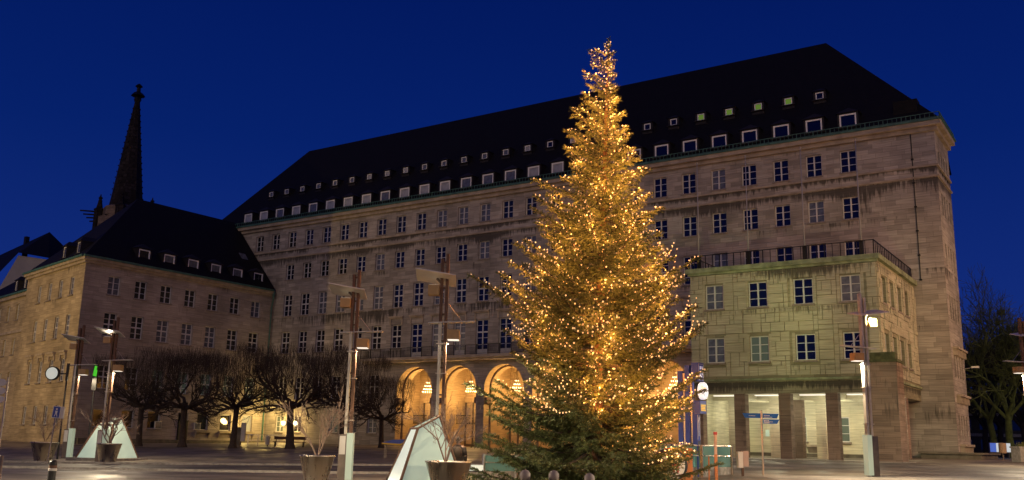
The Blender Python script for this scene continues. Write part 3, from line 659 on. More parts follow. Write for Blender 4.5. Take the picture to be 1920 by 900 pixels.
# ------------------------------------------------------------------ entrance pavilion (lower right wing)
WX0, WX1, WY = 63.35, 77.0, -12.8
pav = thing('portico_pavilion', 'two-storey green-lit stone pavilion on a lit open portico, terrace railing on top', 'building', (70, -6.4, .95))
mb = MB(); po = []; pw = []; PP = (WX0, WY)
for x in (65.25, 68.6, 71.93, 75.22):
    for z in (11.77, 7.78): po.append(op('W', x - WX0, z)); pw.append(('W', x, z))
wall(mb, PP, (1, 0), WX1 - WX0, 5.5, 14.75, po, .26)
so2 = []; sw2 = []
for y in (-10.9, -8.4, -5.9, -3.4):
    for z in (11.77, 7.78): so2.append(op('W', y - WY, z)); sw2.append((y, z))
wall(mb, (WX1, WY), (0, 1), 12.8 - .002, 5.5, 14.75, so2, .26)
mb.quad((WX0, WY, 5.5), (WX0, -.002, 5.5), (WX0, -.002, 14.75), (WX0, WY, 14.75)); mb.quad((WX0, WY, 14.8), (WX1, WY, 14.8), (WX1, 0, 14.8), (WX0, 0, 14.8))
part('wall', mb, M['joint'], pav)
for n_, (key, x, z) in enumerate(pw):
    place_win(key, 'window', pav, PP, (1, 0), x - WX0, z, ('curtain', 'curtain', 'glass_blue', 'lit_tint', 'glass_blue', 'glass_blue', 'curtain', 'glass_blue')[n_], .12)
for y, z in sw2: place_win('W', 'side_window', pav, (WX1, WY), (0, 1), y - WY, z, 'glass', .2)
# irregular raised blocks, the pavilion's relief
rl = MB(); rr = random.Random(11)
def relief(P0, u, L, wins, z0, z1):
    u = Vector((*u, 0)); n = Vector((u.y, -u.x, 0)); P0 = Vector((*P0, 0)); z = z0
    cell = .34; nu = int(L / cell); nz = int((z1 - z0) / cell); cu, cz_ = L / nu, (z1 - z0) / nz
    used = [[any(i*cu < b1 + .07 and (i+1)*cu > b0 - .07 and z0 + j*cz_ < c1 + .07 and z0 + (j+1)*cz_ > c0 - .07 for b0, b1, c0, c1 in wins) for j in range(nz)] for i in range(nu)]
    def slab(a0, a1, h0, h1, pr):
        q = [P0 + u*x_ + Vector((0, 0, y_)) for x_, y_ in ((a0, h0), (a1, h0), (a1, h1), (a0, h1))]; f_ = [p_ + n * pr for p_ in q]
        rl.add(q + f_, ((4, 5, 6, 7), (0, 1, 5, 4), (1, 2, 6, 5), (2, 3, 7, 6), (3, 0, 4, 7)))
    for j in range(nz):
        for i in range(nu):
            if used[i][j]: continue
            w, h = rr.choice(((1, 1), (2, 1), (2, 2), (3, 2), (2, 3), (1, 2), (3, 1), (4, 2), (1, 3))); w0 = 0
            while w0 < w and i + w0 < nu and not used[i + w0][j]: w0 += 1
            h0_ = 1
            while h0_ < h and j + h0_ < nz and not any(used[i + k_][j + h0_] for k_ in range(w0)): h0_ += 1
            for k_ in range(w0):
                for l_ in range(h0_): used[i + k_][j + l_] = True
            g = .022; slab(i*cu + g, (i + w0)*cu - g, z0 + j*cz_ + g, z0 + (j + h0_)*cz_ - g, rr.choice((.05, .08, .11)))
    for b0, b1, c0, c1 in wins:                      # the strips left round each window
        for a0, a1, h0, h1 in ((b0 - .22, b0 - .02, c0 - .1, c1 + .12), (b1 + .02, b1 + .22, c0 - .1, c1 + .12)):
            slab(a0, a1, h0, h1, .04)
relief(PP, (1, 0), WX1 - WX0, po, 6.75, 14.4); relief((WX1, WY), (0, 1), 12.7, so2, 6.75, 14.4)
part('stone_relief', rl, M['block'], pav)
mb = MB(); mb.box(WX0 - .3, WX1 + .3, WY - .3, WY - .002, 14.6, 14.95); mb.box(WX1 + .002, WX1 + .3, WY, -.01, 14.6, 14.95); mb.box(WX0 - .3, WX0 - .002, WY, -.01, 14.6, 14.95)
mb.box(WX0 - .15, WX1 + .15, WY - .15, WY - .002, 14.42, 14.6)
part('coping', mb, M['trim_wing'], pav)
mb = MB(); mb.box(WX0 - .1, WX1 + .1, WY - .16, WY - .002, 6.42, 6.58); mb.box(WX1 + .002, WX1 + .16, WY, -.01, 6.42, 6.58); part('string_course', mb, M['trim_wing'], pav)
mb = MB(); railing(mb, [(WX0 + .1, -.1), (WX0 + .1, WY + .1), (WX1 - .1, WY + .1), (WX1 - .1, -.1)], 14.9, 1.12, post=1.1, bars=.55, bar_r=.02)
part('terrace_railing', mb, M['iron'], pav)
# portico: front pillars, inner pillars, ceiling, lit back wall with windows and bench
for x in (63.75, 66.98, 70.26, 73.55):
    mb = MB(); mb.box(x - .41, x + .41, WY + .004, WY + .75, .85, 5.5); part('pillar', mb, M['stone_dark'], pav)
for x, m_ in ((65.2, 'plaster'), (68.4, 'stone_dark'), (70.1, 'plaster'), (71.8, 'plaster')):
    mb = MB(); mb.box(x - .36, x + .36, WY + 3.4, WY + 4.1, .9, 5.45); part('inner_pillar', mb, M['stone_dark'] if x == 70.1 else M['plaster'], pav)
for y in (-9.6, -5.4):
    mb = MB(); mb.box(WX1 - .75, WX1 - .004, y - .4, y + .4, .9, 5.5); part('side_pillar', mb, M['stone_dark'], pav)
mb = MB(); mb.box(WX0, WX1 - .01, WY + .01, -.02, 5.5, 5.62)
for y in (-9.4, -6.2): mb.box(WX0, WX1 - .8, y - .2, y + .2, 5.2, 5.5)
for x in (66.98, 70.26, 73.55): mb.box(x - .2, x + .2, WY + .8, -5.2, 5.25, 5.498)
part('portico_ceiling', mb, M['plaster'], pav)
mb = MB(); bw_ = [op('W', x - WX0, 2.25) for x in (68.75, 72.0, 75.1)]; wall(mb, (WX0, -5.0), (1, 0), WX1 - WX0, .9, 5.5, bw_, .2)
mb.box(WX0, WX0 + .3, WY + .8, -5.0, .9, 5.5)
part('portico_wall', mb, M['plaster'], pav)
for x, pk in ((68.75, 'lit_tint'), (72.0, 'lit_tint'), (75.1, 'glass')): place_win('W', 'portico_window', pav, (WX0, -5.0), (1, 0), x - WX0, 2.25, pk, .1)
mb = MB(); mb.box(WX0 + .3, WX1 - .8, -5.7, -5.002, .9, 1.28); mb.box(WX0 + .3, WX1 - .8, -5.75, -5.004, 1.28, 1.36); part('stone_bench', mb, M['plinth'], pav)
for x in (70.3, 75.1): mb = MB(); mb.box(x - .9, x + .9, -5.35, -5.006, 1.85, 2.0); mb.prism([(0, 1.85), (-.28, 1.85), (0, 1.4)], x - .8, x + .8, lambda u, v, w: (w, -5.006 + u, v)); part('sill_shelf', mb, M['trim'], pav)
mb = MB(); mb.box(66.2, 66.5, -5.04, -5.004, 2.6, 3.1); part('notice_plate', mb, M['glow_glass'], pav)
for x in (65.4, 68.6, 71.9, 75.2):
    mb = MB(); mb.box(x - 1.0, x + 1.0, WY + 1.5, WY + 1.75, 5.42, 5.5); part('ceiling_light', mb, M['lens'], pav)
    lamp('portico_light', 'POINT', (x + .6, WY + 4.9, 4.5), 120, (1.0, .95, .70), size=.5)
    lamp('portico_light', 'POINT', (x + .6, WY + 2.0, 4.5), 60, (1.0, .95, .70), size=.5)
# corner buttress with mossy cap
but = MB(); but.box(76.35, 78.05, WY - .75, WY - .02, .8, 7.45); but.box(77.03, 78.05, WY - .02, WY + 1.3, .8, 7.45)
part('buttress', but, M['stone_dark'], pav)
mb = MB(); mb.box(76.25, 78.15, WY - .85, WY - .03, 7.45, 7.62); mb.box(77.04, 78.15, WY - .03, WY + 1.4, 7.45, 7.62); mb.box(76.4, 78.0, WY - .7, WY - .03, 7.62, 8.1)
part('buttress_cap', mb, mat('mossy_stone', (.07, .075, .035), .95, var=.5, vscale=3), pav)
mb = MB(); mb.box(60, 78.6, WY - 3.2, -.6, .80, .97); mb.box(77.06, 81, -8, -2.2, .8, .965)
M['pale'] = paving('pale_concrete_slabs', (.40, .36, .31), (.46, .42, .36), 1.2, .8, .45, .75)
pt_ = struct('portico_floor', mb, M['pale']); struct('pale_pavement', pm_, M['pale'])
# flag poles on the terrace
fp = MB(); fp.tube((0, 0, 0), (0, 0, 8.6), .06, .035, 8); fp.lathe([(0, 8.55), (.09, 8.62), (0, 8.72)], 8)
f0 = thing('flagpole', 'x', 'flagpole', (0, 0, 0), 'bare flagpoles on the terrace railing')
part('pole', fp, mat('weathered_pole', (.30, .30, .31), .5), f0, True); fb = MB(); fb.box(-.14, .14, -.12, .12, 0, 1.15); part('bracket', fb, M['iron'], f0)
for x, lb in ((63.98, 'bare flagpole at the tree end of the terrace railing'), (67.9, 'bare flagpole second from the tree on the terrace railing'), (72.1, 'bare flagpole third from the tree on the terrace railing'), (76.05, 'bare flagpole nearest the blank corner of the terrace railing')):
    o = f0 if x < 64 else dup(f0); o.location = (x, WY + .3, 14.86); o['label'] = lb

# ------------------------------------------------------------------ pendant lamps in the arches
pl = thing('pendant_lamp', 'x', 'lamp', (0, 0, 0), 'bright cone chandeliers in the arches')
pb = MB(); bulb_m = mat('hot_bulb', (1, .9, .7), .4, emit=(1.0, .86, .55), es=1.6)
for zz, r, n_ in ((.0, .16, 5), (-.35, .30, 8), (-.7, .44, 11), (-1.0, .56, 14)):
    for i in range(n_): pb.lathe([(0, -.07), (.065, 0), (0, .07)], 6, (r * math.cos(2*math.pi*i/n_), r * math.sin(2*math.pi*i/n_), zz))
part('bulbs', pb, bulb_m, pl); cb = MB()
for a in (0, 2.1, 4.2): cb.tube((.12 * math.cos(a), .12 * math.sin(a), .05), (.02 * math.cos(a), .02 * math.sin(a), 1.9), .012, n=4)
for zz, r in ((.0, .13), (-.35, .27), (-.7, .41), (-1.0, .53)): cb.lathe([(r, zz - .02), (r + .03, zz), (r, zz + .02)], 14)
part('wire_frame', cb, M['iron'], pl)
LB = ('lit cone chandelier in the leftmost arch, beside the near lamp post', 'lit cone chandelier in the middle arch of the three', 'lit cone chandelier in the arch half hidden by the christmas tree', 'lit cone chandelier in the fourth arch, behind the christmas tree', 'lit cone chandelier in the fifth arch, behind the christmas tree', 'lit cone chandelier in the sixth arch, nearest the pavilion')
for k, cx in enumerate(CX):
    o = pl if k == 0 else dup(pl); o.location = (cx + .35, 1.9, 7.95); o['label'] = LB[k]
    lamp('pendant_light', 'POINT', (cx + .35, 1.7, 6.9), 720, (1.0, .60, .20), size=.4)

shop = thing('added_shop_row', 'added plain shop building, unseen behind the viewer, its lit windows lighting the foreground', 'building', (*vp(0, -32, 0)[:2], 0))  # unseen lit building added for front light and reflections
mX = Matrix.Translation((*vp(0, -32, 0)[:2], 0)) @ Matrix.Rotation(AZ, 4, 'Z')
mb = MB(); mb.box(-60, 60, -12, 0, 0, 13, mX); part('wall', mb, M['stone_left'], shop)
for i in range(15):
    mb = MB(); mb.box(-58 + 8*i, -52.5 + 8*i, .002, .06, .5, 3.4, mX); part('shop_window', mb, mat('added_lit_window', (.5, .45, .35), .3, emit=(1.0, .84, .58), es=2.2) if i == 0 else bpy.data.materials['added_lit_window'], shop)
    mb = MB(); mb.box(-57.2 + 8*i, -55.8 + 8*i, .002, .05, 6, 8, mX); part('window', mb, M['glass'], shop)
mb = MB(); mb.box(-60.4, 60.4, -12.4, .4, 13, 13.5, mX); part('flat_roof', mb, M['plinth'], shop)
# ------------------------------------------------------------------ street lamps (slotted rust-brown post, tilted reflector, two lamp boxes)
lp = thing('street_lamp', 'x', 'street lamp', (0, 0, 0), 'slotted post street lamps')
b = MB()
b.box(.045, .155, -.11, .11, 0, 8.65); b.box(-.155, -.045, -.11, .11, 6.0, 8.45)
for z in range(1, 9): b.box(-.045, .045, -.05, .05, z + .3, z + .36)
part('post', b, M['rust'], lp)
b = MB(); b.box(-.158, -.16 + .0, 0, 0, 0, 0); b = MB(); b.box(-.155, -.045, -.11, .11, 0, 5.99); part('pale_channel', b, mat('galvanised_channel', (.50, .47, .40), .4, metal=.3, var=.15), lp)
b = MB()
for z in (2.4, 4.1, 5.2): b.box(-.22, .22, -.13, .13, z, z + .03)
part('clamp', b, M['steel'], lp)
b = MB(); b.box(-.33, -.02, -.19, .19, 0, 1.85); part('base_casing', b, M['steel_dark'], lp)
b = MB(); b.box(-.30, -.06, -.197, -.193, 1.05, 1.78); part('white_plate', b, M['enamel'], lp)
b = MB(); b.box(-.015, .24, -.2, .2, .05, 1.9); part('light_panel', b, mat('dim_green_glass', (.42, .50, .44), .2, emit=(.42, .56, .40), es=.30), lp)
mR = Matrix.Translation((-.25, 0, 7.72)) @ Matrix.Rotation(R(9), 4, 'Y') @ Matrix.Rotation(R(-12), 4, 'X')
b = MB(); b.box(-.85, .68, -.62, .62, -.02, .02, mR); part('reflector', b, M['enamel'], lp)
b = MB(); b.tube((-.1, 0, 7.5), (-.3, 0, 7.7), .05, .05, 6); part('reflector_arm', b, M['steel_dark'], lp)
b = MB(); b.box(-.60, -.17, -.24, .24, 7.05, 7.42); ub = part('spot_box', b, M['box'], lp)
b = MB(); b.box(-.56, -.21, -.2, .2, 7.42, 7.435); part('lens', b, M['lens_dim'], ub)
b = MB(); mA = Matrix.Translation((.2, 0, 6.02)) @ Matrix.Rotation(R(-3), 4, 'Y'); b.box(-.75, 1.0, -.22, .22, -.018, .018, mA); part('canopy_arm', b, M['enamel'], lp)
b = MB(); b.tube((.15, 0, 6.75), (.72, 0, 6.05), .016, .016, 5); part('brace', b, M['steel'], lp)
b = MB(); b.box(.17, .64, -.25, .25, 5.38, 5.74); lb_ = part('lamp_box', b, M['box'], lp)
b = MB(); b.box(.2, .61, -.22, .22, 5.355, 5.378); part('lens', b, M['lens'], lb_)
lamps = [('A', 32.9, -43.3, 0, 'street lamp farthest left, in front of the side wing, clock beside its post', 500, 1),
         ('B', 39.25, -45.07, 0, 'brightly lit street lamp rising from the left glass pyramid', 1700, 1),
         ('C', 64.28, -50.76, 0, 'tall street lamp just right of the left steel planter', 620, 1),
         ('D', 69.76, -51.8, 0, 'tallest street lamp, beside the near glass pyramid in front of the arches', 1500, 1),
         ('E', 80.52, -32.63, 1, 'street lamp standing in front of the lit portico, its panel pointing away', 2600, 1),
         ('F', 85.85, -16.45, 1, 'street lamp cut by the right edge, in front of the bare park trees', 2600, 1)]
p_ = vp(-17, 24, 0); q_ = vp(17, 20, 0); r_ = vp(-3, -6, 0)
lamps += [('G', p_[0], p_[1], 0, 'added unseen street lamp left of the camera, lighting the near road lane', 13000, 1), ('H', q_[0], q_[1], 1, 'added unseen street lamp right of the camera on the pale paving', 14000, 1), ('I', r_[0], r_[1], 0, 'added unseen street lamp behind the camera', 3600, 1)]  # unseen lamps added to light the planters and near ground
WARM = (1.0, .80, .52)
for k, (n_, x, y, flip, lab, en, _) in enumerate(lamps):
    o = lp if k == 0 else dup(lp); o.location = (x, y, gh(y)); o['label'] = lab
    if n_ == 'E':
        for c_ in o.children:
            if c_.name.startswith('post'): c_.data = c_.data.copy(); c_.data.materials[0] = bpy.data.materials['galvanised_channel']
    a = AZ + (math.pi if flip else 0) + (.2 if n_ == 'E' else 0); o.rotation_euler = (0, 0, a); mw = Matrix.Translation(o.location) @ Matrix.Rotation(a, 4, 'Z')
    lamp('lamp_down', 'SPOT', mw @ Vector((.405, 0, 5.3)), en, WARM, mw @ Vector((.6, 0, 0)), 172, .2, blend=.12)
    if n_ == 'E':                            # added spots beside its box put greenish light on the pavilion
        lamp('added_pavilion_spot', 'SPOT', mw @ Vector((-.40, .6, 7.3)), 11500, (.78, 1.0, .36), (65.5, -12.8, 9.5), 44, .25, blend=.9)
        lamp('added_pavilion_spot', 'SPOT', mw @ Vector((-.40, .6, 7.2)), 5000, (.90, 1.0, .44), (73.5, -12.8, 8.0), 62, .25, blend=.9)
    if n_ in 'BE': lamp('lamp_up', 'SPOT', mw @ Vector((-.40, 0, 7.45)), 260 if n_ == 'E' else 75, (1, .82, .6), mw @ Vector((-.35, 0, 7.7)), 150, .15)

# ------------------------------------------------------------------ added flood lamps beyond the frame, standing in for the square's sodium street lights
fl = thing('added_floodlight_mast', 'x', 'street lamp', (0, 0, 0), 'added masts with a floodlight, standing in for the lighting of the square')
b = MB(); b.tube((0, 0, 0), (0, 0, 9), .1, .06, 8); part('mast', b, M['steel_dark'], fl, True)
b = MB(); b.box(-.3, .3, -.15, .15, 8.9, 9.2); part('lamp_head', b, M['black'], fl)
floods = [
          ((104.0, 1.0), 'added sodium floodlight mast right of the town hall end wall', 13500, (1.0, .60, .30), (79.4, 2.0, 15), 120),
          ((97.0, -15.0), 'added sodium floodlight mast before the blank corner bay of the town hall', 13500, (1.0, .54, .22), (77.5, -4, 9), 80),
          ((-6.0, -52.0), 'added sodium floodlight mast left of the square, facing the side wing front', 22500, (1.0, .66, .24), (-6, -24, 7), 110),
          ((100.0, 24.0), 'added park floodlight mast behind the town hall corner, aimed at the mossy trunks', 2600, (1.0, .92, .45), (80, 36, 3), 60)]
for k, ((x, y), lab, en, c, aim, cone) in enumerate(floods):
    o = fl if k == 0 else dup(fl); o.location = (x, y, gh(y)); o['label'] = lab
    lamp('flood', 'SPOT', (x, y, 9.3 + gh(y)), en, c, aim, cone, .3, blend=.8)

# ------------------------------------------------------------------ christmas tree
TP = Vector((73.32, -46.43, gh(-46.43)))
xt = thing('christmas_tree', 'giant spruce hung with warm fairy lights in the middle of the square', 'tree', TP)
PROF = [(.15, 4.4, 3.7), (.8, 4.8, 3.9), (1.6, 4.9, 4.1), (2.3, 4.75, 4.2), (3.3, 4.4, 3.9), (3.8, 3.5, 3.9), (4.3, 2.9, 3.9), (4.9, 3.3, 3.9), (5.6, 4.0, 3.95), (7.3, 4.15, 3.6), (8.6, 3.5, 3.45), (9.8, 3.0, 3.1), (11, 2.35, 2.45), (12.1, 1.85, 2.15), (13.1, 1.75, 1.9), (14.2, 1.35, 1.55), (15.6, .95, 1.05), (17.2, .60, .66), (18.1, .2, .2), (18.6, .05, .05)]
PZ = [p[0] for p in PROF]; PL = [p[1] + .57 * p[0] / 18.6 for p in PROF]; PR = [p[2] - .57 * p[0] / 18.6 for p in PROF]
def axis(z): return RT * (.57 * z / 18.6)
tr = random.Random(21); nr = np.random.default_rng(5)
TV = []; BV = MB(); bulbs = []; lightpts = []
NB = 380
def blades(p0, p1, dens, ln, wd):
    """needle sprays along a twig: thin leaf-sized triangles"""
    n = max(3, int((p1 - p0).length * dens)); d = np.array((p1 - p0).normalized()); a = np.array(p0); L_ = (p1 - p0).length
    t = nr.random(n) * L_; base = a + d * t[:, None]
    rv = nr.normal(size=(n, 3)); rv -= (rv @ d)[:, None] * d; rv /= np.linalg.norm(rv, axis=1)[:, None] + 1e-6
    dirv = d * .75 + rv * .75; dirv /= np.linalg.norm(dirv, axis=1)[:, None]
    l = ln * (.7 + .6 * nr.random(n))[:, None]; sd = np.cross(dirv, nr.normal(size=(n, 3))); sd /= np.linalg.norm(sd, axis=1)[:, None] + 1e-6
    TV.append(np.stack([base - sd * wd, base + sd * wd, base + dirv * l], 1))
zs_ = np.linspace(.15, 18.35, 300); wz = np.interp(zs_, PZ, PL) + .45; cz = np.cumsum(wz); cz /= cz[-1]
ph = [tr.uniform(0, 6.28) for _ in range(8)]
def lump(a, z): return .5 * math.sin(2 * a + 1.7 * z + ph[0]) + .4 * math.sin(3 * a - 2.6 * z + ph[1]) + .35 * math.sin(5 * a + 1.1 * z + ph[2]) + .45 * math.sin(4.3 * z + a + ph[3])
for k in range(NB):
    z = float(np.interp((k + tr.random()) / NB, cz, zs_))
    a = k * 2.39996 + tr.uniform(-.3, .3); ca, sa = math.cos(a), math.sin(a)     # ca along RT, sa away from camera
    Rl = np.interp(z, PZ, PL); Rr = np.interp(z, PZ, PR); Rs = Rr if ca > 0 else Rl; Rd = (Rl + Rr) / 2
    Rb = math.hypot(ca * Rs, sa * Rd) * (.93 + .17 * lump(a, z)) * tr.choice((1.0, .96, .9, 1.13, .78))
    if z > 16: Rb = max(Rb, .16)
    skirt = z < 4.2 and ca < .2
    front = -sa
    if front > .82 and 1.5 < z < 8.5: Rb *= tr.uniform(.28, .55)
    dirh = RT * ca + FWD * sa; rise = -.16 * Rb if z > 3 else .02 * Rb
    if z > 14: rise = -.45 * Rb
    root = axis(max(.1, z + rise)) + Vector((0, 0, max(.12, z + rise))); tip = axis(z) + dirh * Rb + Vector((0, 0, z + .13 * Rb * (z > 2)))
    sag = .13 * Rb
    P = lambda t: root.lerp(tip, t) - Vector((0, 0, sag * math.sin(math.pi * min(1, t * 1.05)) * (1 if z < 12 else .4)))
    n_seg = 5
    for s_ in range(n_seg): BV.tube(P(s_/n_seg), P((s_+1)/n_seg), .045 * (1 - s_/n_seg) * (.4 + Rb/5) + .008, .045 * (1 - (s_+1)/n_seg) * (.4 + Rb/5) + .006, 4, False)
    side = dirh.cross(Vector((0, 0, 1))); t = .12 if Rb < 1.5 else .2
    step = .125 / max(Rb, .5)
    while t < 1:
        p = P(t); dv = (P(min(1, t + .02)) - P(t - .02)).normalized(); ln = (.20 + .80 * (1 - t) * min(1, Rb / 3) + .14 * tr.random()) * min(1, .55 + Rb / 4) * (1.1 if skirt else 1)
        for sg in (-1, 1):
            if tr.random() < .08: continue
            v = (dv * .75 + side * sg * tr.uniform(.6, 1.0) + Vector((0, 0, tr.uniform(-.45, .12)))).normalized(); blades(p, p + v * ln, 34, .125, .020)
            if ln > .42 and tr.random() < .6: blades(p + v * ln * .45, p + v * ln * .45 + (v + side * sg * .7 + Vector((0, 0, tr.uniform(-.4, .1)))).normalized() * ln * .5, 34, .12, .020)
        if tr.random() < .5: blades(p, p + (dv * .5 + Vector((0, 0, -.8 + tr.random() * .5))).normalized() * ln * .7, 28, .12, .019)
        t += step
    blades(P(.88), P(1.0) + dirh * .12 + Vector((0, 0, .05)), 60, .13, .018)
    # lights strung along the bough
    lo = 3.7 if ca < -.2 else (1.3 if ca > .3 else 2.4)
    if tip.z > lo and tr.random() < .86:
        t = .32 + .2 * tr.random() if Rb > 1 else .1
        while t < 1.0:
            b_ = P(t) + Vector((tr.uniform(-.12, .12), tr.uniform(-.12, .12), tr.uniform(.02, .16))); bulbs.append(b_)
            t += tr.uniform(.09, .22) / max(Rb, .4)
        bulbs.append(P(1.0) + Vector((0, 0, .06)))
        lightpts.append(P(.8) + dirh * .1 + Vector((0, 0, .22)))
        if k % 3 == 0 and Rb > 1.6: lightpts.append(P(.5) + Vector((0, 0, .25)))
# loose garlands hanging between boughs on the near side
for _ in range(26):
    z = tr.uniform(3.2, 10); a0 = tr.uniform(math.pi * 1.05, math.pi * 1.95); a1 = a0 + tr.uniform(.25, .6); Rm = np.interp(z, PZ, PL) * .88; zz = z + tr.uniform(-1.3, 1.3)
    A = axis(z) + (RT * math.cos(a0) + FWD * math.sin(a0)) * Rm + Vector((0, 0, z)); B_ = axis(zz) + (RT * math.cos(a1) + FWD * math.sin(a1)) * Rm * .95 + Vector((0, 0, zz))
    n = int((B_ - A).length / .19) + 2
    for i in range(n): t = i / (n - 1); bulbs.append(A.lerp(B_, t) - Vector((0, 0, .45 * math.sin(math.pi * t))))
    BV.tube(A, A.lerp(B_, .5) - Vector((0, 0, .45)), .008, .008, 3, False); BV.tube(A.lerp(B_, .5) - Vector((0, 0, .45)), B_, .008, .008, 3, False)
for z in np.linspace(16.4, 18.6, 16): bulbs.append(axis(z) + Vector((tr.uniform(-.15, .15), tr.uniform(-.15, .15), z)))
blades(axis(17.3) + Vector((0, 0, 17.3)), axis(18.7) + Vector((0, 0, 18.7)), 120, .16, .02)
tv = np.concatenate(TV); nt_ = len(tv)
me = bpy.data.meshes.new('crown'); me.vertices.add(nt_ * 3); me.vertices.foreach_set('co', tv.astype(np.float32).ravel())
me.loops.add(nt_ * 3); me.loops.foreach_set('vertex_index', np.arange(nt_ * 3, dtype=np.int32)); me.polygons.add(nt_)
me.polygons.foreach_set('loop_start', np.arange(0, nt_ * 3, 3, dtype=np.int32)); me.update(calc_edges=True)
nm = mat('spruce_needles', (.078, .098, .027), .6, var=.4, vscale=2.2); me.materials.append(nm)
new('crown', me, xt)
bm_ = BV.mesh('boughs', M['bark']); new('boughs', bm_, xt)
mb = MB()
for i in range(12): mb.tube(axis(18.2 * i / 12) + Vector((0, 0, 18.2 * i / 12)), axis(18.2 * (i + 1) / 12) + Vector((0, 0, 18.2 * (i + 1) / 12)), .26 * (1 - i / 12) + .02, .26 * (1 - (i + 1) / 12) + .02, 10, False)
new('trunk', mb.mesh('trunk', mat('spruce_bark', (.13, .065, .036), .95, var=.4, vscale=8, bump=.4), True), xt)
# the bulbs: one uncountable sprinkle
fb = MB(); br_ = .038
for b_ in bulbs:
    r = br_ * tr.uniform(.75, 1.2); x, y, z = b_
    fb.add([(x - r, y, z), (x + r, y, z), (x, y - r, z), (x, y + r, z), (x, y, z - r), (x, y, z + r)], ((0, 2, 5), (2, 1, 5), (1, 3, 5), (3, 0, 5), (2, 0, 4), (1, 2, 4), (3, 1, 4), (0, 3, 4)))
fo = new('fairy_lights', fb.mesh('fairy_lights', mat('fairy_bulb', (1, .8, .5), .5, emit=(1.0, .60, .28), es=.9), True), None, TP)
tag(fo, 'warm fairy lights strung over the boughs of the giant spruce', 'fairy lights', kind='stuff')
tr.shuffle(lightpts)
for p in lightpts[:230]: lamp('fairy_glow', 'POINT', TP + p, 50, (1.0, .36, .075), size=.12)

# ------------------------------------------------------------------ bare trees
def branch(mb, p, d, L, r, depth, rg, spread=.55, up=.12, ns=3, shrink=.72, kids=(2, 3), minr=.010, flat=None):
    q = p + d * L * .5 + Vector((rg.uniform(-1, 1), rg.uniform(-1, 1), rg.uniform(-1, 1))) * L * .07; e = p + d * L
    if flat and e.z > flat: e.z = flat + rg.uniform(-.15, .25)
    mb.tube(p, q, r, r * .85, 6 if r > .06 else ns, False); mb.tube(q, e, r * .85, r * .68, 6 if r > .06 else ns, False)
    if depth == 0: return
    for i in range(rg.randint(*kids)):
        v = Vector((rg.gauss(0, 1), rg.gauss(0, 1), rg.gauss(0, 1))); nd = (d + v * spread + Vector((0, 0, up))).normalized()
        branch(mb, (q if rg.random() < .35 else e), nd, L * shrink * rg.uniform(.75, 1.15), max(minr, r * (.62 if i else .72)), depth - 1, rg, spread, up, ns, shrink, kids, minr, flat)
def pollard(seed, nm_):
    rg = random.Random(seed); t = thing(nm_, 'x', 'tree', (0, 0, 0), 'flat-topped pollarded trees in the courtyard')
    b = MB(); lean = Vector((rg.uniform(-.2, .2), rg.uniform(-.2, .2), 0))
    for i, (z, r) in enumerate(((0, .48), (.4, .34), (1.6, .28), (3.0, .27), (3.9, .30))):
        if i: b.tube(pz + Vector((0, 0, 0)), lean * z / 4 + Vector((0, 0, z)), rz_, r, 10, False)
        pz = lean * z / 4 + Vector((0, 0, z)); rz_ = r
    part('trunk', b, M['bark'], t, True)
    b = MB(); FLAT = 8.3
    for k in range(8):
        a = k * 2 * math.pi / 8 + rg.uniform(-.25, .25); el = rg.uniform(.1, .55)
        d = Vector((math.cos(a), math.sin(a), el)).normalized(); p = pz - Vector((0, 0, rg.uniform(0, .7))); L = rg.uniform(1.3, 1.7)
        branch(b, p, d, L, .15, 6, rg, .42, .14, 3, .78, (2, 3), .011, FLAT)
    for _ in range(1700):                            # upright one-year shoots that square off the crown
        x, y = rg.uniform(-4.6, 4.6), rg.uniform(-3.4, 3.4); z = rg.uniform(5.0 + .12 * x * x, 8.0); h = rg.uniform(.6, 1.5)
        p = Vector((x, y, z)); b.tube(p, p + Vector((rg.uniform(-.3, .3), rg.uniform(-.3, .3), min(h, FLAT + rg.uniform(.0, .4) - z))), .011, .006, 3, False)
    part('crown', b, M['bark'], t); return t
pA = pollard(1, 'pollarded_tree'); pB = pollard(2, 'pollarded_tree')
PT = [(pA, 14.88, -25.25, 'bare pollarded tree farthest left, behind the left glass pyramid'), (pB, 19.84, -24.36, 'bare pollarded tree second from the left in the courtyard row'),
      (None, 25.15, -23.22, 'bare pollarded tree whose trunk stands before the yellow lit shop wall'), (None, 30.04, -21.18, 'thick-trunked bare pollarded tree beside the two bright wall lamps'),
      (None, 31.63, -16.51, 'bare pollarded tree behind the tall lamp post and left steel planter'), (None, 31.0, -10.5, 'bare pollarded tree nearest the arches')]
for i, (o, x, y, lab) in enumerate(PT):
    if o is None: o = dup((pA, pB)[i % 2])
    o.location = (x, y, gh(y) + .0); o.rotation_euler = (0, 0, AZ + (i * 1.57 if i != 3 else 3.14)); o['label'] = lab
    if i == 3: o.scale = (1.05, 1.05, 1.03)
    if i == 0: o.scale = (.85, .85, .95)
    if i == 5: o.scale = (.8, .8, .78)
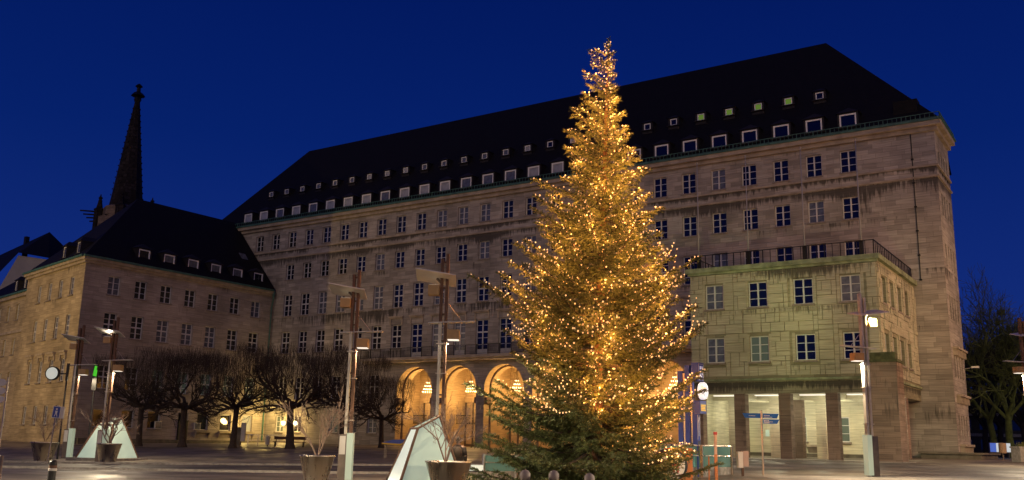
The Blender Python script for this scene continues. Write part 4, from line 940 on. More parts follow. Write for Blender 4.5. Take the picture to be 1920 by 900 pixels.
def bigtree(seed, H, bark):
    rg = random.Random(seed); t = thing('park_tree', 'x', 'tree', (0, 0, 0), 'tall bare park trees beyond the town hall corner'); b = MB()
    pts = [Vector((0, 0, 0)), Vector((.15, .1, H * .12)), Vector((rg.uniform(-.4, .4), .2, H * .26))]
    b.tube(pts[0], pts[1], .50, .38, 9, False); b.tube(pts[1], pts[2], .38, .33, 9, False); part('trunk', b, bark, t, True)
    b = MB()
    for k in range(6):
        a = k * 1.05 + rg.uniform(-.3, .3); d = Vector((math.cos(a) * .75, math.sin(a) * .75, rg.uniform(.7, 1.3))).normalized()
        branch(b, pts[2] - Vector((0, 0, rg.uniform(0, H * .08))), d, H * .215, .2, 7, rg, .42, .10, 3, .80, (2, 3), .020)
    part('crown', b, bark, t); return t
bA = bigtree(4, 18.5, M['bark_moss']); bB = bigtree(9, 20, M['bark'])
bA.location = (*vp(pxu(1850, 112), 112, 0)[:2], 1.1); bA['label'] = 'mossy bare park tree forking low, closest to the town hall corner'
o = dup(bA); o.location = (*vp(pxu(1885, 104), 104, 0)[:2], 1.1); o.rotation_euler = (0, 0, 2.2); o['label'] = 'mossy bare park tree standing behind the illuminated board'
bB.location = (*vp(pxu(1908, 122), 122, 0)[:2], 1.1); bB['label'] = 'tallest dark bare park tree, with a crow nest near its top'
o = dup(bB); o.location = (*vp(pxu(1965, 112), 112, 0)[:2], 1.1); o.rotation_euler = (0, 0, 1.2); o['label'] = 'dark bare park tree cut by the right edge of the view'
o = dup(bB); o.location = (*vp(pxu(1838, 140), 140, 0)[:2], 1.1); o.rotation_euler = (0, 0, 4); o['label'] = 'far dark bare park tree just peeping past the town hall end wall'
for px_, d_, r_, sc, lb in ((1930, 128, .6, 1.05, 'broad dark bare park tree behind the right edge lamp'), (1868, 146, 3.3, 1.1, 'far bare park tree between the mossy trunks'), (1905, 152, 5.1, 1.0, 'farthest bare park tree before the office block')):
    o = dup(bB); o.location = (*vp(pxu(px_, d_), d_, 0)[:2], 1.1); o.rotation_euler = (0, 0, r_); o.scale = (sc, sc, sc); o['label'] = lb
mb = MB(); rg = random.Random(3); c = Vector((*vp(pxu(1887, 118), 118, 0)[:2], 19.0))
for _ in range(90):
    v = Vector((rg.gauss(0, 1), rg.gauss(0, 1), rg.gauss(0, .6))); v = v.normalized() * .4; w_v = v.cross(Vector((0, 0, 1))).normalized() * .35
    mb.tube(c + v - w_v, c + v * .9 + w_v, .02, .02, 3, False)
tag(new('crow_nest', mb.mesh('crow_nest', M['bark'])), 'dark twig nest high in the bare park trees', 'nest')
# dark block behind the park trees
kb = thing('park_office_block', 'low dark office block with pale floor bands behind the park trees', 'building', (*vp(60, 150, 0)[:2], 1))
mK = Matrix.Translation((*vp(58, 148, 0)[:2], 0)) @ Matrix.Rotation(AZ, 4, 'Z')
mb = MB(); mb.box(-3, 60, 0, 14, .8, 10.6, mK); part('wall', mb, mat('dark_render', (.05, .046, .045), .9, var=.3, vscale=.5), kb)
mb = MB()
for z in (4.2, 7.3, 10.4): mb.box(-3.1, 60, -.25, -.002, z, z + .45, mK)
part('floor_band', mb, M['grey_stone'], kb)
for z in (2.2, 5.2, 8.2):
    for i in range(14): mb = MB(); mb.box(-1.5 + 4*i, 1.2 + 4*i, -.03, -.003, z, z + 1.5, mK); part('ribbon_window', mb, M['glass'], kb)

# ------------------------------------------------------------------ planters with bare shrubs
def planter(name, r_top, h, group):
    t = thing(name, 'x', 'planter', (0, 0, 0), group); b = MB()
    b.lathe([(r_top * .60, 0), (r_top * .97, h - .05), (r_top, h - .05), (r_top, h), (r_top * .93, h), (r_top * .9, h - .12)], 32); part('tub', b, M['steel'], t, False)
    for p_ in t.children[0].data.polygons: p_.use_smooth = True
    b = MB(); b.lathe([(r_top * .9, h - .12), (r_top * .4, h - .05), (0, h - .02)], 20); part('soil', b, M['soil'], t); return t
def shrub(seed, H, stems=3, spread=.4):
    rg = random.Random(seed); t = thing('bare_shrub', 'x', 'shrub', (0, 0, 0), 'leafless shrubs in the steel planters'); b = MB()
    for k in range(stems):
        a = k * 2.1 + rg.uniform(-.4, .4); d = Vector((math.cos(a) * spread, math.sin(a) * spread, 1)).normalized()
        branch(b, Vector((.04 * math.cos(a), .04 * math.sin(a), 0)), d, H * .27, .030, 5, rg, .34, .12, 4, .80, (2, 3), .006)
    part('stems', b, M['twig'], t); return t
GP = 'conical steel planters on the square'
pl1 = planter('steel_planter', .62, .98, GP); pl1.location = (67.15, -55.34, .1); pl1['label'] = 'conical steel planter left of the near glass pyramid, holding a wide bare shrub'
o = dup(pl1, loc=(71.59, -53.59, -.02), label='conical steel planter right of the near glass pyramid, under the tallest lamp'); o.scale = (1.3, 1.3, 1.03)
o = dup(pl1, loc=(42.24, -46.69, gh(-46.69)), label='conical steel planter in front of the far left glass pyramid'); o.scale = (1.12, 1.12, 1.15)
o = dup(pl1, loc=(37.3, -47.57, gh(-47.57)), label='conical steel planter farthest left, before the side wing front'); o.scale = (1.25, 1.25, 1.15)
s1 = shrub(5, 2.4, 4, .45); s1.location = (67.15, -55.34, 1.05); s1['label'] = 'reddish bare shrub in the planter left of the near glass pyramid'
s2 = shrub(8, 2.9, 4, .4); s2.location = (71.50, -53.62, .98); s2['label'] = 'tall pale bare shrub in the planter under the tallest lamp'
o = dup(s1, loc=(42.24, -46.69, 1.2), rz=2, label='spreading bare shrub in front of the far left glass pyramid'); o.scale = (1.7, 1.3, 1.0)
o = dup(s2, loc=(37.3, -47.57, 1.2), rz=1, label='thin bare shrub in the planter farthest left'); o.scale = (.9, .9, .9)

# ------------------------------------------------------------------ glass pyramids (station skylights)
def skylight():
    t = thing('glass_pyramid', 'x', 'skylight', (0, 0, 0), 'backlit glass pyramids over the station')
    B0 = [(-1.25, -.8, 0), (1.25, -.8, 0), (1.25, .8, 0), (-1.25, .8, 0)]; T0 = [(-.46, -.36, 2.08), (.40, -.26, 2.54), (.40, .26, 2.54), (-.46, .36, 2.08)]
    b = MB(); b.add([Vector(v) for v in B0 + T0], ((0, 1, 5, 4), (1, 2, 6, 5), (2, 3, 7, 6))); part('glass_side', b, M['glow_glass'], t)
    b = MB(); b.add([Vector(v) for v in B0 + T0], ((3, 0, 4, 7),)); part('glass_end', b, M['glow_white'], t)
    b = MB(); b.add([Vector(v) for v in T0], ((0, 1, 2, 3),)); part('glass_top', b, M['glow_glass'], t)
    b = MB()
    for i in range(4):
        b.tube(B0[i], T0[i], .05, .05, 6); b.tube(T0[i], T0[(i + 1) % 4], .045, .045, 6); b.tube(B0[i], B0[(i + 1) % 4], .05, .05, 6)
    part('metal_edge', b, M['rust'], t)
    b = MB(); b.box(-1.45, 1.45, -1.15, 1.15, -.25, .05); part('stone_kerb', b, M['grey_stone'], t); return t
g1 = skylight(); g1.location = (69.55, -52.3, .0); g1.rotation_euler = (0, 0, AZ + R(25)); g1['label'] = 'near backlit glass pyramid with a sloping top, between the two steel planters'
o = dup(g1, loc=(37.55, -43.55, gh(-43.2) + .1), rz=AZ + R(74), label='far left backlit glass pyramid at the foot of a street lamp'); o.scale = (1.1, 1.5, .98)
for c_ in o.children:
    if c_.name.startswith('glass_end'): c_.data = c_.data.copy(); c_.data.materials[0] = M['glow_glass']

# ------------------------------------------------------------------ station entrance behind the tree
ent = thing('station_entrance', 'glass-walled station stair entrance behind the spruce, lit from below', 'stairwell', (*vp(2.6, 44, 0)[:2], gh(-40)))
gl = bpy.data.materials.new('green_glass'); gl.use_nodes = True; bs = gl.node_tree.nodes['Principled BSDF']
bs.inputs['Base Color'].default_value = (.22, .40, .34, 1); bs.inputs['Roughness'].default_value = .08; bs.inputs['Transmission Weight'].default_value = .55; bs.inputs['Emission Color'].default_value = (.30, .62, .48, 1); bs.inputs['Emission Strength'].default_value = .045
EPT = [(-1.05, 43.0), (.4, 43.2), (2.6, 43.4), (4.8, 43.6), (6.9, 43.9), (9.0, 45.0), (10.9, 47.2)]
for (u0, d0), (u1, d1) in zip(EPT[:-1], EPT[1:]):
    zb_ = .42 if u0 < 6 else .72; A = Vector(vp(u0, d0, zb_)); B_ = Vector(vp(u1, d1, zb_)); mb = MB(); h = Vector((0, 0, .66 if u0 < 6 else .95)); th_ = Vector((0, 0, 0)) + FWD * .03
    mb.add([A, B_, B_ + h, A + h, A + th_, B_ + th_, B_ + h + th_, A + h + th_], ((0, 1, 2, 3), (4, 5, 6, 7), (3, 2, 6, 7), (0, 1, 5, 4))); part('glass_panel', mb, gl, ent)
    mb = MB(); mb.tube(A + h + Vector((0, 0, .04)), B_ + h + Vector((0, 0, .04)), .035, .035, 6); mb.tube(A + h * .55 - FWD * .05, B_ + h * .55 - FWD * .05, .02, .02, 6); part('handrail', mb, M['steel'], ent)
    mb = MB(); mb.add([A + Vector((0, 0, -.6)), B_ + Vector((0, 0, -.6)), B_, A, A + FWD * .4 + Vector((0, 0, -.6)), B_ + FWD * .4 + Vector((0, 0, -.6)), B_ + FWD * .4, A + FWD * .4], ((0, 1, 2, 3), (3, 2, 6, 7), (4, 5, 6, 7))); part('kerb', mb, M['grey_stone'], ent)
for u, d in EPT:
    mb = MB(); p = vp(u, d - .06, .3); mb.box(p[0]-.05, p[0]+.05, p[1]-.05, p[1]+.05, .1, 1.14 if u < 6 else 1.72); part('post', mb, M['steel'], ent)
mb = MB(); p = Vector(vp(-1.0, 43.0, .4)); mb.box(-1.15, -.06, -.25, .25, .42, .66, Matrix.Translation(Vector((p.x, p.y, 0))) @ Matrix.Rotation(AZ, 4, 'Z')); part('lit_ledge', mb, M['glow_white'], ent)
lamp('stair_light', 'POINT', vp(3.5, 44.3, 1.0), 160, (.65, 1.0, .8), size=.4)
# round display drum with orange casing
dr = thing('display_drum', 'round pale display drum with red emblem in an orange casing beside the blue stele', 'advert drum', (*vp(7.05, 42.4, 0)[:2], gh(-41)))
mD = Matrix.Translation((*vp(6.95, 41.6, 0)[:2], .86)) @ Matrix.Rotation(AZ + R(12), 4, 'Z') @ Matrix.Scale(1.18, 4) @ Matrix.Rotation(R(90), 4, 'X')
mb = MB(); mb.lathe([(0, .30), (.47, .30), (.50, .26)], 36, mtx=mD); part('pale_face', mb, mat('drum_face', (.60, .60, .52), .5, emit=(.5, .5, .42), es=.22), dr)
mb = MB(); mb.lathe([(.50, .20), (.50, .34), (.56, .34), (.58, -.25), (.5, -.25)], 36, mtx=mD); part('dark_rim', mb, M['black'], dr)
mb = MB(); mb.box(-.1, .84, -.12, .3, -.6, .60, Matrix.Translation((*vp(6.95, 41.6, 0)[:2], .86)) @ Matrix.Rotation(AZ + R(12), 4, 'Z') @ Matrix.Scale(1.18, 4)); part('casing', mb, M['orange'], dr)
mb = MB()
for x0, x1, y0, y1 in ((-.02, .22, -.02, .09), (-.02, .07, -.26, -.02), (.13, .22, -.26, -.02), (-.13, -.02, -.08, .03)): mb.prism([(x0, y0), (x1, y0), (x1, y1), (x0, y1)], .305, .325, lambda u, v, w: mD @ Vector((u, v, w)))
part('red_emblem', mb, M['red'], dr)
mb = MB()
for sg in (-.25, .35): mb.box(sg - .04, sg + .04, -.1, .0, -.8, -.5, Matrix.Translation((*vp(6.95, 41.6, 0)[:2], .86)) @ Matrix.Rotation(AZ + R(12), 4, 'Z') @ Matrix.Scale(1.18, 4))
part('foot', mb, M['black'], dr)

# ------------------------------------------------------------------ station stele
up = vp(pxu(1311, 45), 45, 0); ug = gh(up[1])
us_ = thing('station_stele', 'tall blue station stele with U sign, clock and amber display, right of the spruce', 'station sign', (up[0], up[1], ug))
mU = Matrix.Translation((up[0], up[1], ug)) @ Matrix.Rotation(AZ + R(56), 4, 'Z') @ Matrix.Scale(1.06, 4)          # its broad side turned away to the left
def up_part(nm_, m_, *boxes):
    mb = MB()
    for bx in boxes: mb.box(*bx, mU)
    return part(nm_, mb, m_, us_)
up_part('body', M['blue'], (-.16, .16, .0, .22, 0, 3.1), (-.16, .16, .34, .56, 0, 4.85), (-.16, .16, .68, .9, 0, 4.6), (-.1, .1, .22, .68, .4, 4.2))
up_part('steel_seam', M['steel'], (-.13, .13, .245, .315, .02, 4.3), (-.13, .13, .585, .655, .02, 4.5))
up_part('sign_box', M['blue'], (-.30, .30, -.16, .18, 4.15, 4.95))
fU = lambda u, v, w: mU @ Vector((u, w, v))
mb = MB()
for u0, u1, v0, v1 in ((-.27, .27, 4.88, 4.905), (-.27, .27, 4.195, 4.22), (-.27, -.245, 4.22, 4.88), (.245, .27, 4.22, 4.88)): mb.prism([(u0, v0), (u1, v0), (u1, v1), (u0, v1)], -.168, -.163, fU)
part('sign_border', mb, M['sign_white'], us_)
mb = MB(); outer = [(-.14, 4.62)] + [(.14 * -math.cos(math.pi * i / 10), 4.44 - .14 * math.sin(math.pi * i / 10)) for i in range(11)] + [(.14, 4.62)]; inner = [(.07 * math.cos(math.pi * i / 10), 4.44 - .07 * math.sin(math.pi * i / 10)) for i in range(11)]
pts_o = [(-.14, 4.62), *[(-.14 * math.cos(math.pi * i / 10), 4.44 - .14 * math.sin(math.pi * i / 10)) for i in range(11)], (.14, 4.62)]; pts_i = [(-.075, 4.62), *[(-.075 * math.cos(math.pi * i / 10), 4.44 - .075 * math.sin(math.pi * i / 10)) for i in range(11)], (.075, 4.62)]
for i in range(len(pts_o) - 1): mb.prism([pts_o[i], pts_o[i+1], pts_i[i+1], pts_i[i]], -.172, -.166, fU)
for sg in (-1, 1): mb.prism([(sg*.1 - .035, 4.66), (sg*.1 + .035, 4.66), (sg*.1 + .035, 4.80), (sg*.1 - .035, 4.80)], -.172, -.166, fU)
part('letter_u', mb, mat('lit_letter', (.8, .8, .85), .5, emit=(.8, .8, .95), es=.6), us_)
mC = mU @ Matrix.Translation((.10, -.20, 3.72)) @ Matrix.Rotation(R(90), 4, 'X')
mb = MB(); mb.lathe([(0, .10), (.36, .10), (.38, .06), (.38, -.10), (.36, -.12), (0, -.12)], 32, mtx=mC); part('clock_face', mb, mat('lit_clock', (.8, .8, .8), .4, emit=(.95, .95, .98), es=.75), us_)
mb = MB()
for a, l in ((.9, .2), (2.6, .29)): mb.tube(mC @ Vector((0, 0, .115)), mC @ Vector((l * math.cos(a), l * math.sin(a), .115)), .012, .008, 4)
for i in range(12): a = i * math.pi / 6; mb.tube(mC @ Vector((.30 * math.cos(a), .30 * math.sin(a), .112)), mC @ Vector((.345 * math.cos(a), .345 * math.sin(a), .112)), .008, .008, 4)
part('clock_hand', mb, M['black'], us_)
up_part('display_case', M['blue'], (-.34, .36, -.22, .05, 2.72, 3.28))
ds_ = MB(); ds_.prism([(-.27, 2.82), (.29, 2.82), (.29, 3.14), (-.27, 3.14)], -.232, -.224, fU); part('display_screen', ds_, mat('grey_display', (.2, .17, .12), .4, emit=(.5, .38, .2), es=.35), us_)
mb = MB()
for r_ in range(4):
    u0 = -.24
    for _ in range(5): w_b = tr.uniform(.05, .12); mb.prism([(u0, 2.85 + .07*r_), (min(.27, u0 + w_b), 2.85 + .07*r_), (min(.27, u0 + w_b), 2.89 + .07*r_), (u0, 2.89 + .07*r_)], -.238, -.233, fU); u0 += w_b + .012
part('display_line', mb, mat('amber_led', (.6, .35, .02), .5, emit=(1.0, .52, .03), es=.6), us_)
mb = MB()
mb.prism([(-.02, 1.75), (.02, 1.75), (.02, 2.55), (-.02, 2.55)], -.012, -.004, fU); mb.prism([(-.02, 2.3), (.06, 2.5), (.03, 2.6), (-.05, 2.4)], -.012, -.004, fU)
for sg in (-1, 1): mb.prism([(sg*.13 - .012, 1.6), (sg*.13 + .012, 1.6), (sg*.13 + .012, 2.66), (sg*.13 - .012, 2.66)], -.012, -.004, fU)
part('white_mark', mb, M['sign_white'], us_)
mb = MB(); mb.prism([(-.14, .95), (.14, .95), (.14, 1.55), (-.14, 1.55)], -.016, -.004, fU); part('map_case', mb, M['curtain'], us_)

# ------------------------------------------------------------------ small street furniture on the right
def at_px(px, d): p = vp(pxu(px, d), d, 0); return Vector((p[0], p[1], gh(p[1])))
def local(t): return Matrix.Translation(t.location) @ Matrix.Rotation(AZ, 4, 'Z')
sg_ = thing('finger_post', 'slim signpost with three blue finger signs before the portico', 'signpost', at_px(1427, 46)); m_ = local(sg_)
mb = MB(); mb.tube(m_ @ Vector((0, 0, 0)), m_ @ Vector((0, 0, 3.0)), .045, .045, 10); mb.lathe([(.045, 3.0), (.05, 3.03), (0, 3.08)], 10, mtx=m_); part('pole', mb, M['steel'], sg_)
fS = lambda u, v, w: m_ @ Vector((u, w, v))
for nm_, pts, lines in (('finger_left', [(-.06, 2.68), (-.06, 2.90), (-.92, 2.90), (-.80, 2.68)], [(-.62, -.34, 2.78)]), ('finger_right', [(.06, 2.68), (.72, 2.68), (.82, 2.90), (.06, 2.90)], [(.1, .32, 2.81), (.1, .46, 2.73)]), ('finger_lower', [(.06, 2.42), (.72, 2.42), (.84, 2.63), (.06, 2.63)], [(.1, .34, 2.57), (.1, .5, 2.51), (.1, .34, 2.46)])):
    mb = MB(); mb.prism(pts, -.07, -.04, fS); f_ = part('finger_sign', mb, M['blue_sign'], sg_)
    mb = MB()
    for u0, u1, z in lines:
        u = u0
        while u < u1: wv_ = tr.uniform(.03, .07); mb.prism([(u, z - .012), (u + wv_, z - .012), (u + wv_, z + .016), (u, z + .016)], -.074, -.071, fS); u += wv_ + .012
    part('white_lettering', mb, M['sign_white'], f_)
bn = thing('waste_bin', 'two-tone litter bin on a stand by the end of the glass stair parapet', 'litter bin', at_px(1389, 45.8)); m_ = local(bn)
mb = MB(); mb.box(-.22, .0, -.2, .2, .38, 1.12, m_); part('pale_half', mb, M['enamel'], bn)
mb = MB(); mb.box(.004, .26, -.22, .18, .44, 1.16, m_); part('pink_half', mb, mat('pinkish_metal', (.46, .33, .28), .5), bn)
mb = MB(); mb.box(-.04, .06, -.06, .06, 0, .40, m_); part('stand', mb, M['rust'], bn)
rp_ = thing('marker_post', 'tall orange and white marker post with a red top beside the blue stele', 'post', at_px(1341, 43.0)); m_ = local(rp_)
mb = MB(); mb.box(-.06, .06, -.06, .06, 0, .32, m_); mb.box(-.06, .06, -.06, .06, .324, 1.1, m_); part('shaft', mb, M['orange'], rp_)
mb = MB(); mb.box(-.055, .055, -.055, .055, 1.10, 1.95, m_); part('pale_band', mb, mat('peach_paint', (.62, .42, .30), .5), rp_)
mb = MB(); mb.box(-.07, .07, -.07, .07, 1.95, 2.08, m_); part('red_cap', mb, M['red'], rp_)
lo_ = thing('low_barrier_post', 'short thin orange post left of the tall marker post', 'post', at_px(1328, 43.0)); m_ = local(lo_)
mb = MB(); mb.tube(m_ @ Vector((0, 0, 0)), m_ @ Vector((0, 0, 1.0)), .03, .03, 8); part('shaft', mb, M['orange'], lo_); mb = MB(); mb.lathe([(.035, 1.0), (.04, 1.03), (0, 1.06)], 8, mtx=m_); part('cap', mb, M['steel'], lo_)
bd = thing('illuminated_board', 'small lit white and blue information board under the park trees', 'info board', at_px(1864, 95)); m_ = local(bd)
mb = MB(); mb.box(-1.1, 1.0, -.1, .1, .5, 1.5, m_); part('frame', mb, M['steel_dark'], bd); mb = MB(); mb.box(-.45, .95, -.112, -.102, .6, 1.45, m_); part('lit_face', mb, mat('lit_white_face', (.8, .8, .8), .5, emit=(.75, .85, .9), es=.55), bd)
mb = MB(); mb.box(-1.05, -.46, -.112, -.102, .6, 1.45, m_); part('blue_face', mb, mat('lit_blue_face', (.1, .2, .7), .5, emit=(.08, .16, .62), es=.6), bd)
mb = MB()
for sg in (-.9, .8): mb.box(sg - .05, sg + .05, -.05, .05, 0, .5, m_)
part('leg', mb, M['steel_dark'], bd)
b2 = thing('brown_waste_bin', 'brown round litter bin on a post near the town hall corner', 'litter bin', at_px(1868, 72)); m_ = local(b2)
mb = MB(); mb.lathe([(0, .45), (.24, .46), (.27, .5), (.27, 1.15), (.24, 1.2), (.12, 1.22), (.12, 1.1)], 16, mtx=m_); part('drum', mb, mat('brown_metal', (.30, .20, .13), .5), b2); mb = MB(); mb.tube(m_ @ Vector((0, 0, 0)), m_ @ Vector((0, 0, .5)), .06, .06, 8); part('post', mb, M['steel_dark'], b2)
b3 = thing('stone_planter_box', 'square stone planter box at the right edge of the square', 'planter', at_px(1908, 66)); m_ = local(b3)
mb = MB(); mb.box(-.62, .62, -.6, .6, 0, .95, m_); mb.box(-.68, .68, -.66, .66, .95, 1.05, m_); part('box', mb, M['grey_stone'], b3)
mb = MB(); rg = random.Random(8)
for _ in range(140): a = rg.random() * 6.28; r = rg.random() * .5; p = m_ @ Vector((r * math.cos(a), r * math.sin(a), 1.05)); mb.tube(p, p + Vector((rg.uniform(-.15, .15), rg.uniform(-.15, .15), rg.uniform(.1, .35))), .012, .004, 3, False)
part('low_plants', mb, M['bark_moss'], b3)
wf = thing('wall_floodlight', 'small pale floodlight on a bracket near the foot of the end wall', 'wall lamp', (79.4, 6.0, 8.4))
mb = MB(); mb.tube((79.41, 6.0, 8.4), (80.0, 6.0, 8.5), .03, .03, 6); part('bracket', mb, M['steel'], wf); mb = MB(); mb.box(79.95, 80.5, 5.85, 6.15, 8.45, 8.6); part('head', mb, M['enamel'], wf)

# ------------------------------------------------------------------ left-hand street furniture
def lit_mat(n_, c_, e_, s_): return mat(n_, c_, .5, emit=e_, es=s_)
ck = thing('street_clock', 'round lit street clock on a bracket beside the leftmost lamp post', 'clock', at_px(112, 61)); m_ = Matrix.Translation(ck.location) @ Matrix.Rotation(AZ, 4, 'Z'); mC = m_ @ Matrix.Translation((0, 0, 5.35)) @ Matrix.Rotation(R(90), 4, 'X')
mb = MB(); mb.lathe([(0, .1), (.38, .1), (.38, -.1), (0, -.1)], 30, mtx=mC); part('lit_face', mb, lit_mat('pale_lit_face', (.7, .72, .66), (.75, .80, .68), .5), ck)
mb = MB(); mb.lathe([(.38, .13), (.43, .12), (.43, -.12), (.38, -.13)], 30, mtx=mC); mb.box(.42, .95, -.04, .04, 5.30, 5.38, m_); mb.box(.88, 1.0, -.08, .08, 4.9, 6.0, m_); mb.tube(m_ @ Vector((.94, 0, 0)), m_ @ Vector((.94, 0, 5.0)), .06, .05, 8); part('bracket_post', mb, M['black'], ck)
ov = thing('oval_sign_post', 'post with three blank oval plates and a red and white band at the left edge', 'sign', at_px(20, 52)); m_ = local(ov)
for i in range(3): mb = MB(); mD_ = m_ @ Matrix.Translation((0, -.05, 3.4 + .45 * i)) @ Matrix.Rotation(R(90), 4, 'X') @ Matrix.Scale(1.55, 4, (1, 0, 0)); mb.lathe([(0, .02), (.19, .02), (.2, 0), (.19, -.02), (0, -.02)], 24, mtx=mD_); part('oval_plate', mb, M['enamel'], ov)
mb = MB(); mb.tube(m_ @ Vector((-.25, 0, 0)), m_ @ Vector((-.25, 0, 2.2)), .05, .05, 8); mb.tube(m_ @ Vector((.33, 0, 0)), m_ @ Vector((.33, 0, 4.6)), .04, .04, 8)
for z in (3.4, 3.85, 4.3): mb.box(-.1, .35, -.02, .0, z - .02, z + .02, m_)
part('pole', mb, M['steel'], ov)
mb = MB(); mb.tube(m_ @ Vector((-.25, 0, 2.2)), m_ @ Vector((-.25, 0, 2.8)), .055, .055, 8); part('red_band', mb, M['red'], ov)
ps = thing('pedestrian_sign', 'square blue pedestrian sign with a white border on a leaning pole', 'traffic sign', at_px(122, 54)); m_ = local(ps) @ Matrix.Rotation(R(4), 4, 'Y')
mb = MB(); mb.tube(m_ @ Vector((0, 0, 0)), m_ @ Vector((0, 0, 3.2)), .035, .035, 8); part('pole', mb, M['steel'], ps)
mb = MB(); mb.box(-.22, .22, -.06, -.04, 2.5, 3.15, m_); sp_ = part('plate', mb, M['sign_white'], ps); mb = MB(); mb.box(-.19, .19, -.066, -.062, 2.53, 3.12, m_); part('blue_field', mb, M['blue'], sp_)
mb = MB(); fP = lambda u, v, w: m_ @ Vector((u, w, v))
mb.prism([(.05 * math.cos(i * .63), 2.99 + .05 * math.sin(i * .63)) for i in range(10)], -.072, -.068, fP); mb.prism([(-.07, 2.9), (.07, 2.9), (.05, 2.74), (-.05, 2.74)], -.072, -.068, fP); mb.prism([(-.05, 2.74), (-.005, 2.74), (-.06, 2.58), (-.1, 2.58)], -.072, -.068, fP); mb.prism([(.005, 2.74), (.05, 2.74), (.1, 2.58), (.06, 2.58)], -.072, -.068, fP); part('white_figure', mb, M['sign_white'], sp_)
mb = MB(); mb.box(.235, .40, -.05, .1, 2.5, 3.15, m_); part('side_box', mb, M['enamel'], ps)
ts = thing('signal_light', 'slim mast with a green glowing signal beside the second lamp from the left', 'signal', at_px(188, 64)); m_ = local(ts)
mb = MB(); mb.tube(m_ @ Vector((.12, .05, 0)), m_ @ Vector((.12, .05, 6.4)), .05, .05, 8); mb.box(-.02, .28, -.08, .1, 4.4, 6.2, m_); part('mast', mb, M['black'], ts)
mb = MB(); mb.prism([(.0, 5.35), (.24, 5.3), (.27, 5.72), (.2, 5.78), (.24, 5.98), (.08, 6.02), (.03, 5.7)], -.11, -.082, lambda u, v, w: m_ @ Vector((u, w, v))); part('green_lens', mb, lit_mat('green_lens', (.05, .5, .03), (.10, .75, .04), .6), ts)
bo = thing('slim_post', 'slim plain dark post in the left foreground', 'post', at_px(37, 22)); m_ = local(bo)
mb = MB(); mb.lathe([(.05, 0), (.045, 1.10), (0, 1.12)], 12, mtx=m_); part('shaft', mb, M['steel_dark'], bo, True); mb = MB(); mb.lathe([(.07, 0), (.06, .06), (.05, .07)], 12, mtx=m_); part('foot', mb, M['steel_dark'], bo)
bo = thing('banded_bollard', 'dark round-headed bollard with two pale bands in the left foreground', 'bollard', at_px(133, 22)); m_ = local(bo)
mb = MB(); mb.lathe([(.085, 0), (.085, .80)], 20, mtx=m_); part('shaft', mb, M['black'], bo, True)
mb = MB(); mb.lathe([(.085, .80), (.092, .805), (.092, .85), (.085, .855)], 20, mtx=m_); part('pale_band', mb, M['enamel'], bo)
mb = MB(); mb.lathe([(.085, .855), (.085, .92)], 20, mtx=m_); part('neck', mb, M['rust'], bo); mb = MB(); mb.lathe([(.085, .92), (.088, .925), (.085, .99), (.06, 1.03), (0, 1.05)], 20, mtx=m_); part('head', mb, M['black'], bo, True)
bl = thing('round_bollard', 'x', 'bollard', (0, 0, 0), 'round-headed bollards in front of the spruce')
mb = MB(); mb.lathe([(.10, 0), (.095, .95)], 18); part('shaft', mb, M['steel_dark'], bl, True); mb = MB(); mb.lathe([(.095, .95), (.105, .96), (.10, 1.05), (.06, 1.10), (0, 1.12)], 18); part('head', mb, mat('light_toned_bollard_head', (.24, .19, .18), .6), bl, True)  # head colour lightened to stand for light falling from the camera side
for px, lb in ((993, 'round-headed bollard leftmost of the three before the spruce'), (1045, 'round-headed bollard in the middle of the three before the spruce'), (1110, 'round-headed bollard rightmost of the three before the spruce')):
    o = bl if px == 993 else dup(bl); o.location = at_px(px, 19); o.location.z += (.0 if px < 1100 else -.04); o['label'] = lb

# ------------------------------------------------------------------ courtyard furniture far behind
for k, (x, lb) in enumerate(((7.0, 'bright wall lamp half hidden by the thick pollarded trunk'), (9.0, 'bright wall lamp right of the thick pollarded trunk'))):
    w_ = thing('wall_lamp', lb, 'wall lamp', (x, 0, 3.3), 'bright wall lamps on the courtyard wall')
    mb = MB(); mb.box(x - .06, x + .06, -.25, -.002, 3.2, 3.3); part('bracket', mb, M['iron'], w_); mb = MB(); mb.lathe([(0, -.26), (.2, -.22), (.24, 0), (.2, .22), (0, .26)], 14, (x, -.42, 3.45)); part('globe', mb, lit_mat('hot_globe', (1, .9, .7), (1.0, .88, .62), 1.6), w_)
    lamp('wall_light', 'POINT', (x, -.9, 3.5), 300, (1.0, .66, .20), size=.25)
lamp('shop_light', 'POINT', (LX + 1.6, -4.5, 3.6), 270, (1.0, .68, .20), size=.3); lamp('shop_light', 'POINT', (LX + 1.6, -1.6, 4.6), 200, (1.0, .68, .20), size=.3)
ks = thing('info_pillar', 'grey stone information pillar before the lit shop window', 'info pillar', at_px(470, 88)); m_ = local(ks)
mb = MB(); mb.box(-.38, .02, -.3, .3, 0, 1.75, m_); part('pillar', mb, M['plinth'], ks); mb = MB(); mb.box(.03, .42, -.2, .1, .5, 2.15, m_); part('poster_case', mb, M['enamel'], ks)
be = thing('park_bench', 'long dark bench with thin rails beneath the courtyard trees', 'bench', at_px(560, 90)); m_ = local(be)
mb = MB(); mb.box(-1.5, 1.5, -.25, .25, .42, .48, m_); part('seat', mb, M['rust'], be); mb = MB(); mb.box(-1.5, 1.5, .25, .3, .65, .95, m_); part('backrest', mb, M['rust'], be)
for sg in (-1.3, 0, 1.3): mb = MB(); mb.box(sg - .04, sg + .04, -.22, .28, 0, .42, m_); mb.box(sg - .03, sg + .03, .26, .3, .42, .95, m_); part('leg', mb, M['iron'], be)
hr = thing('steel_guard_rail', 'pale steel guard rail before the lit courtyard corner', 'railing', at_px(520, 92)); m_ = local(hr)
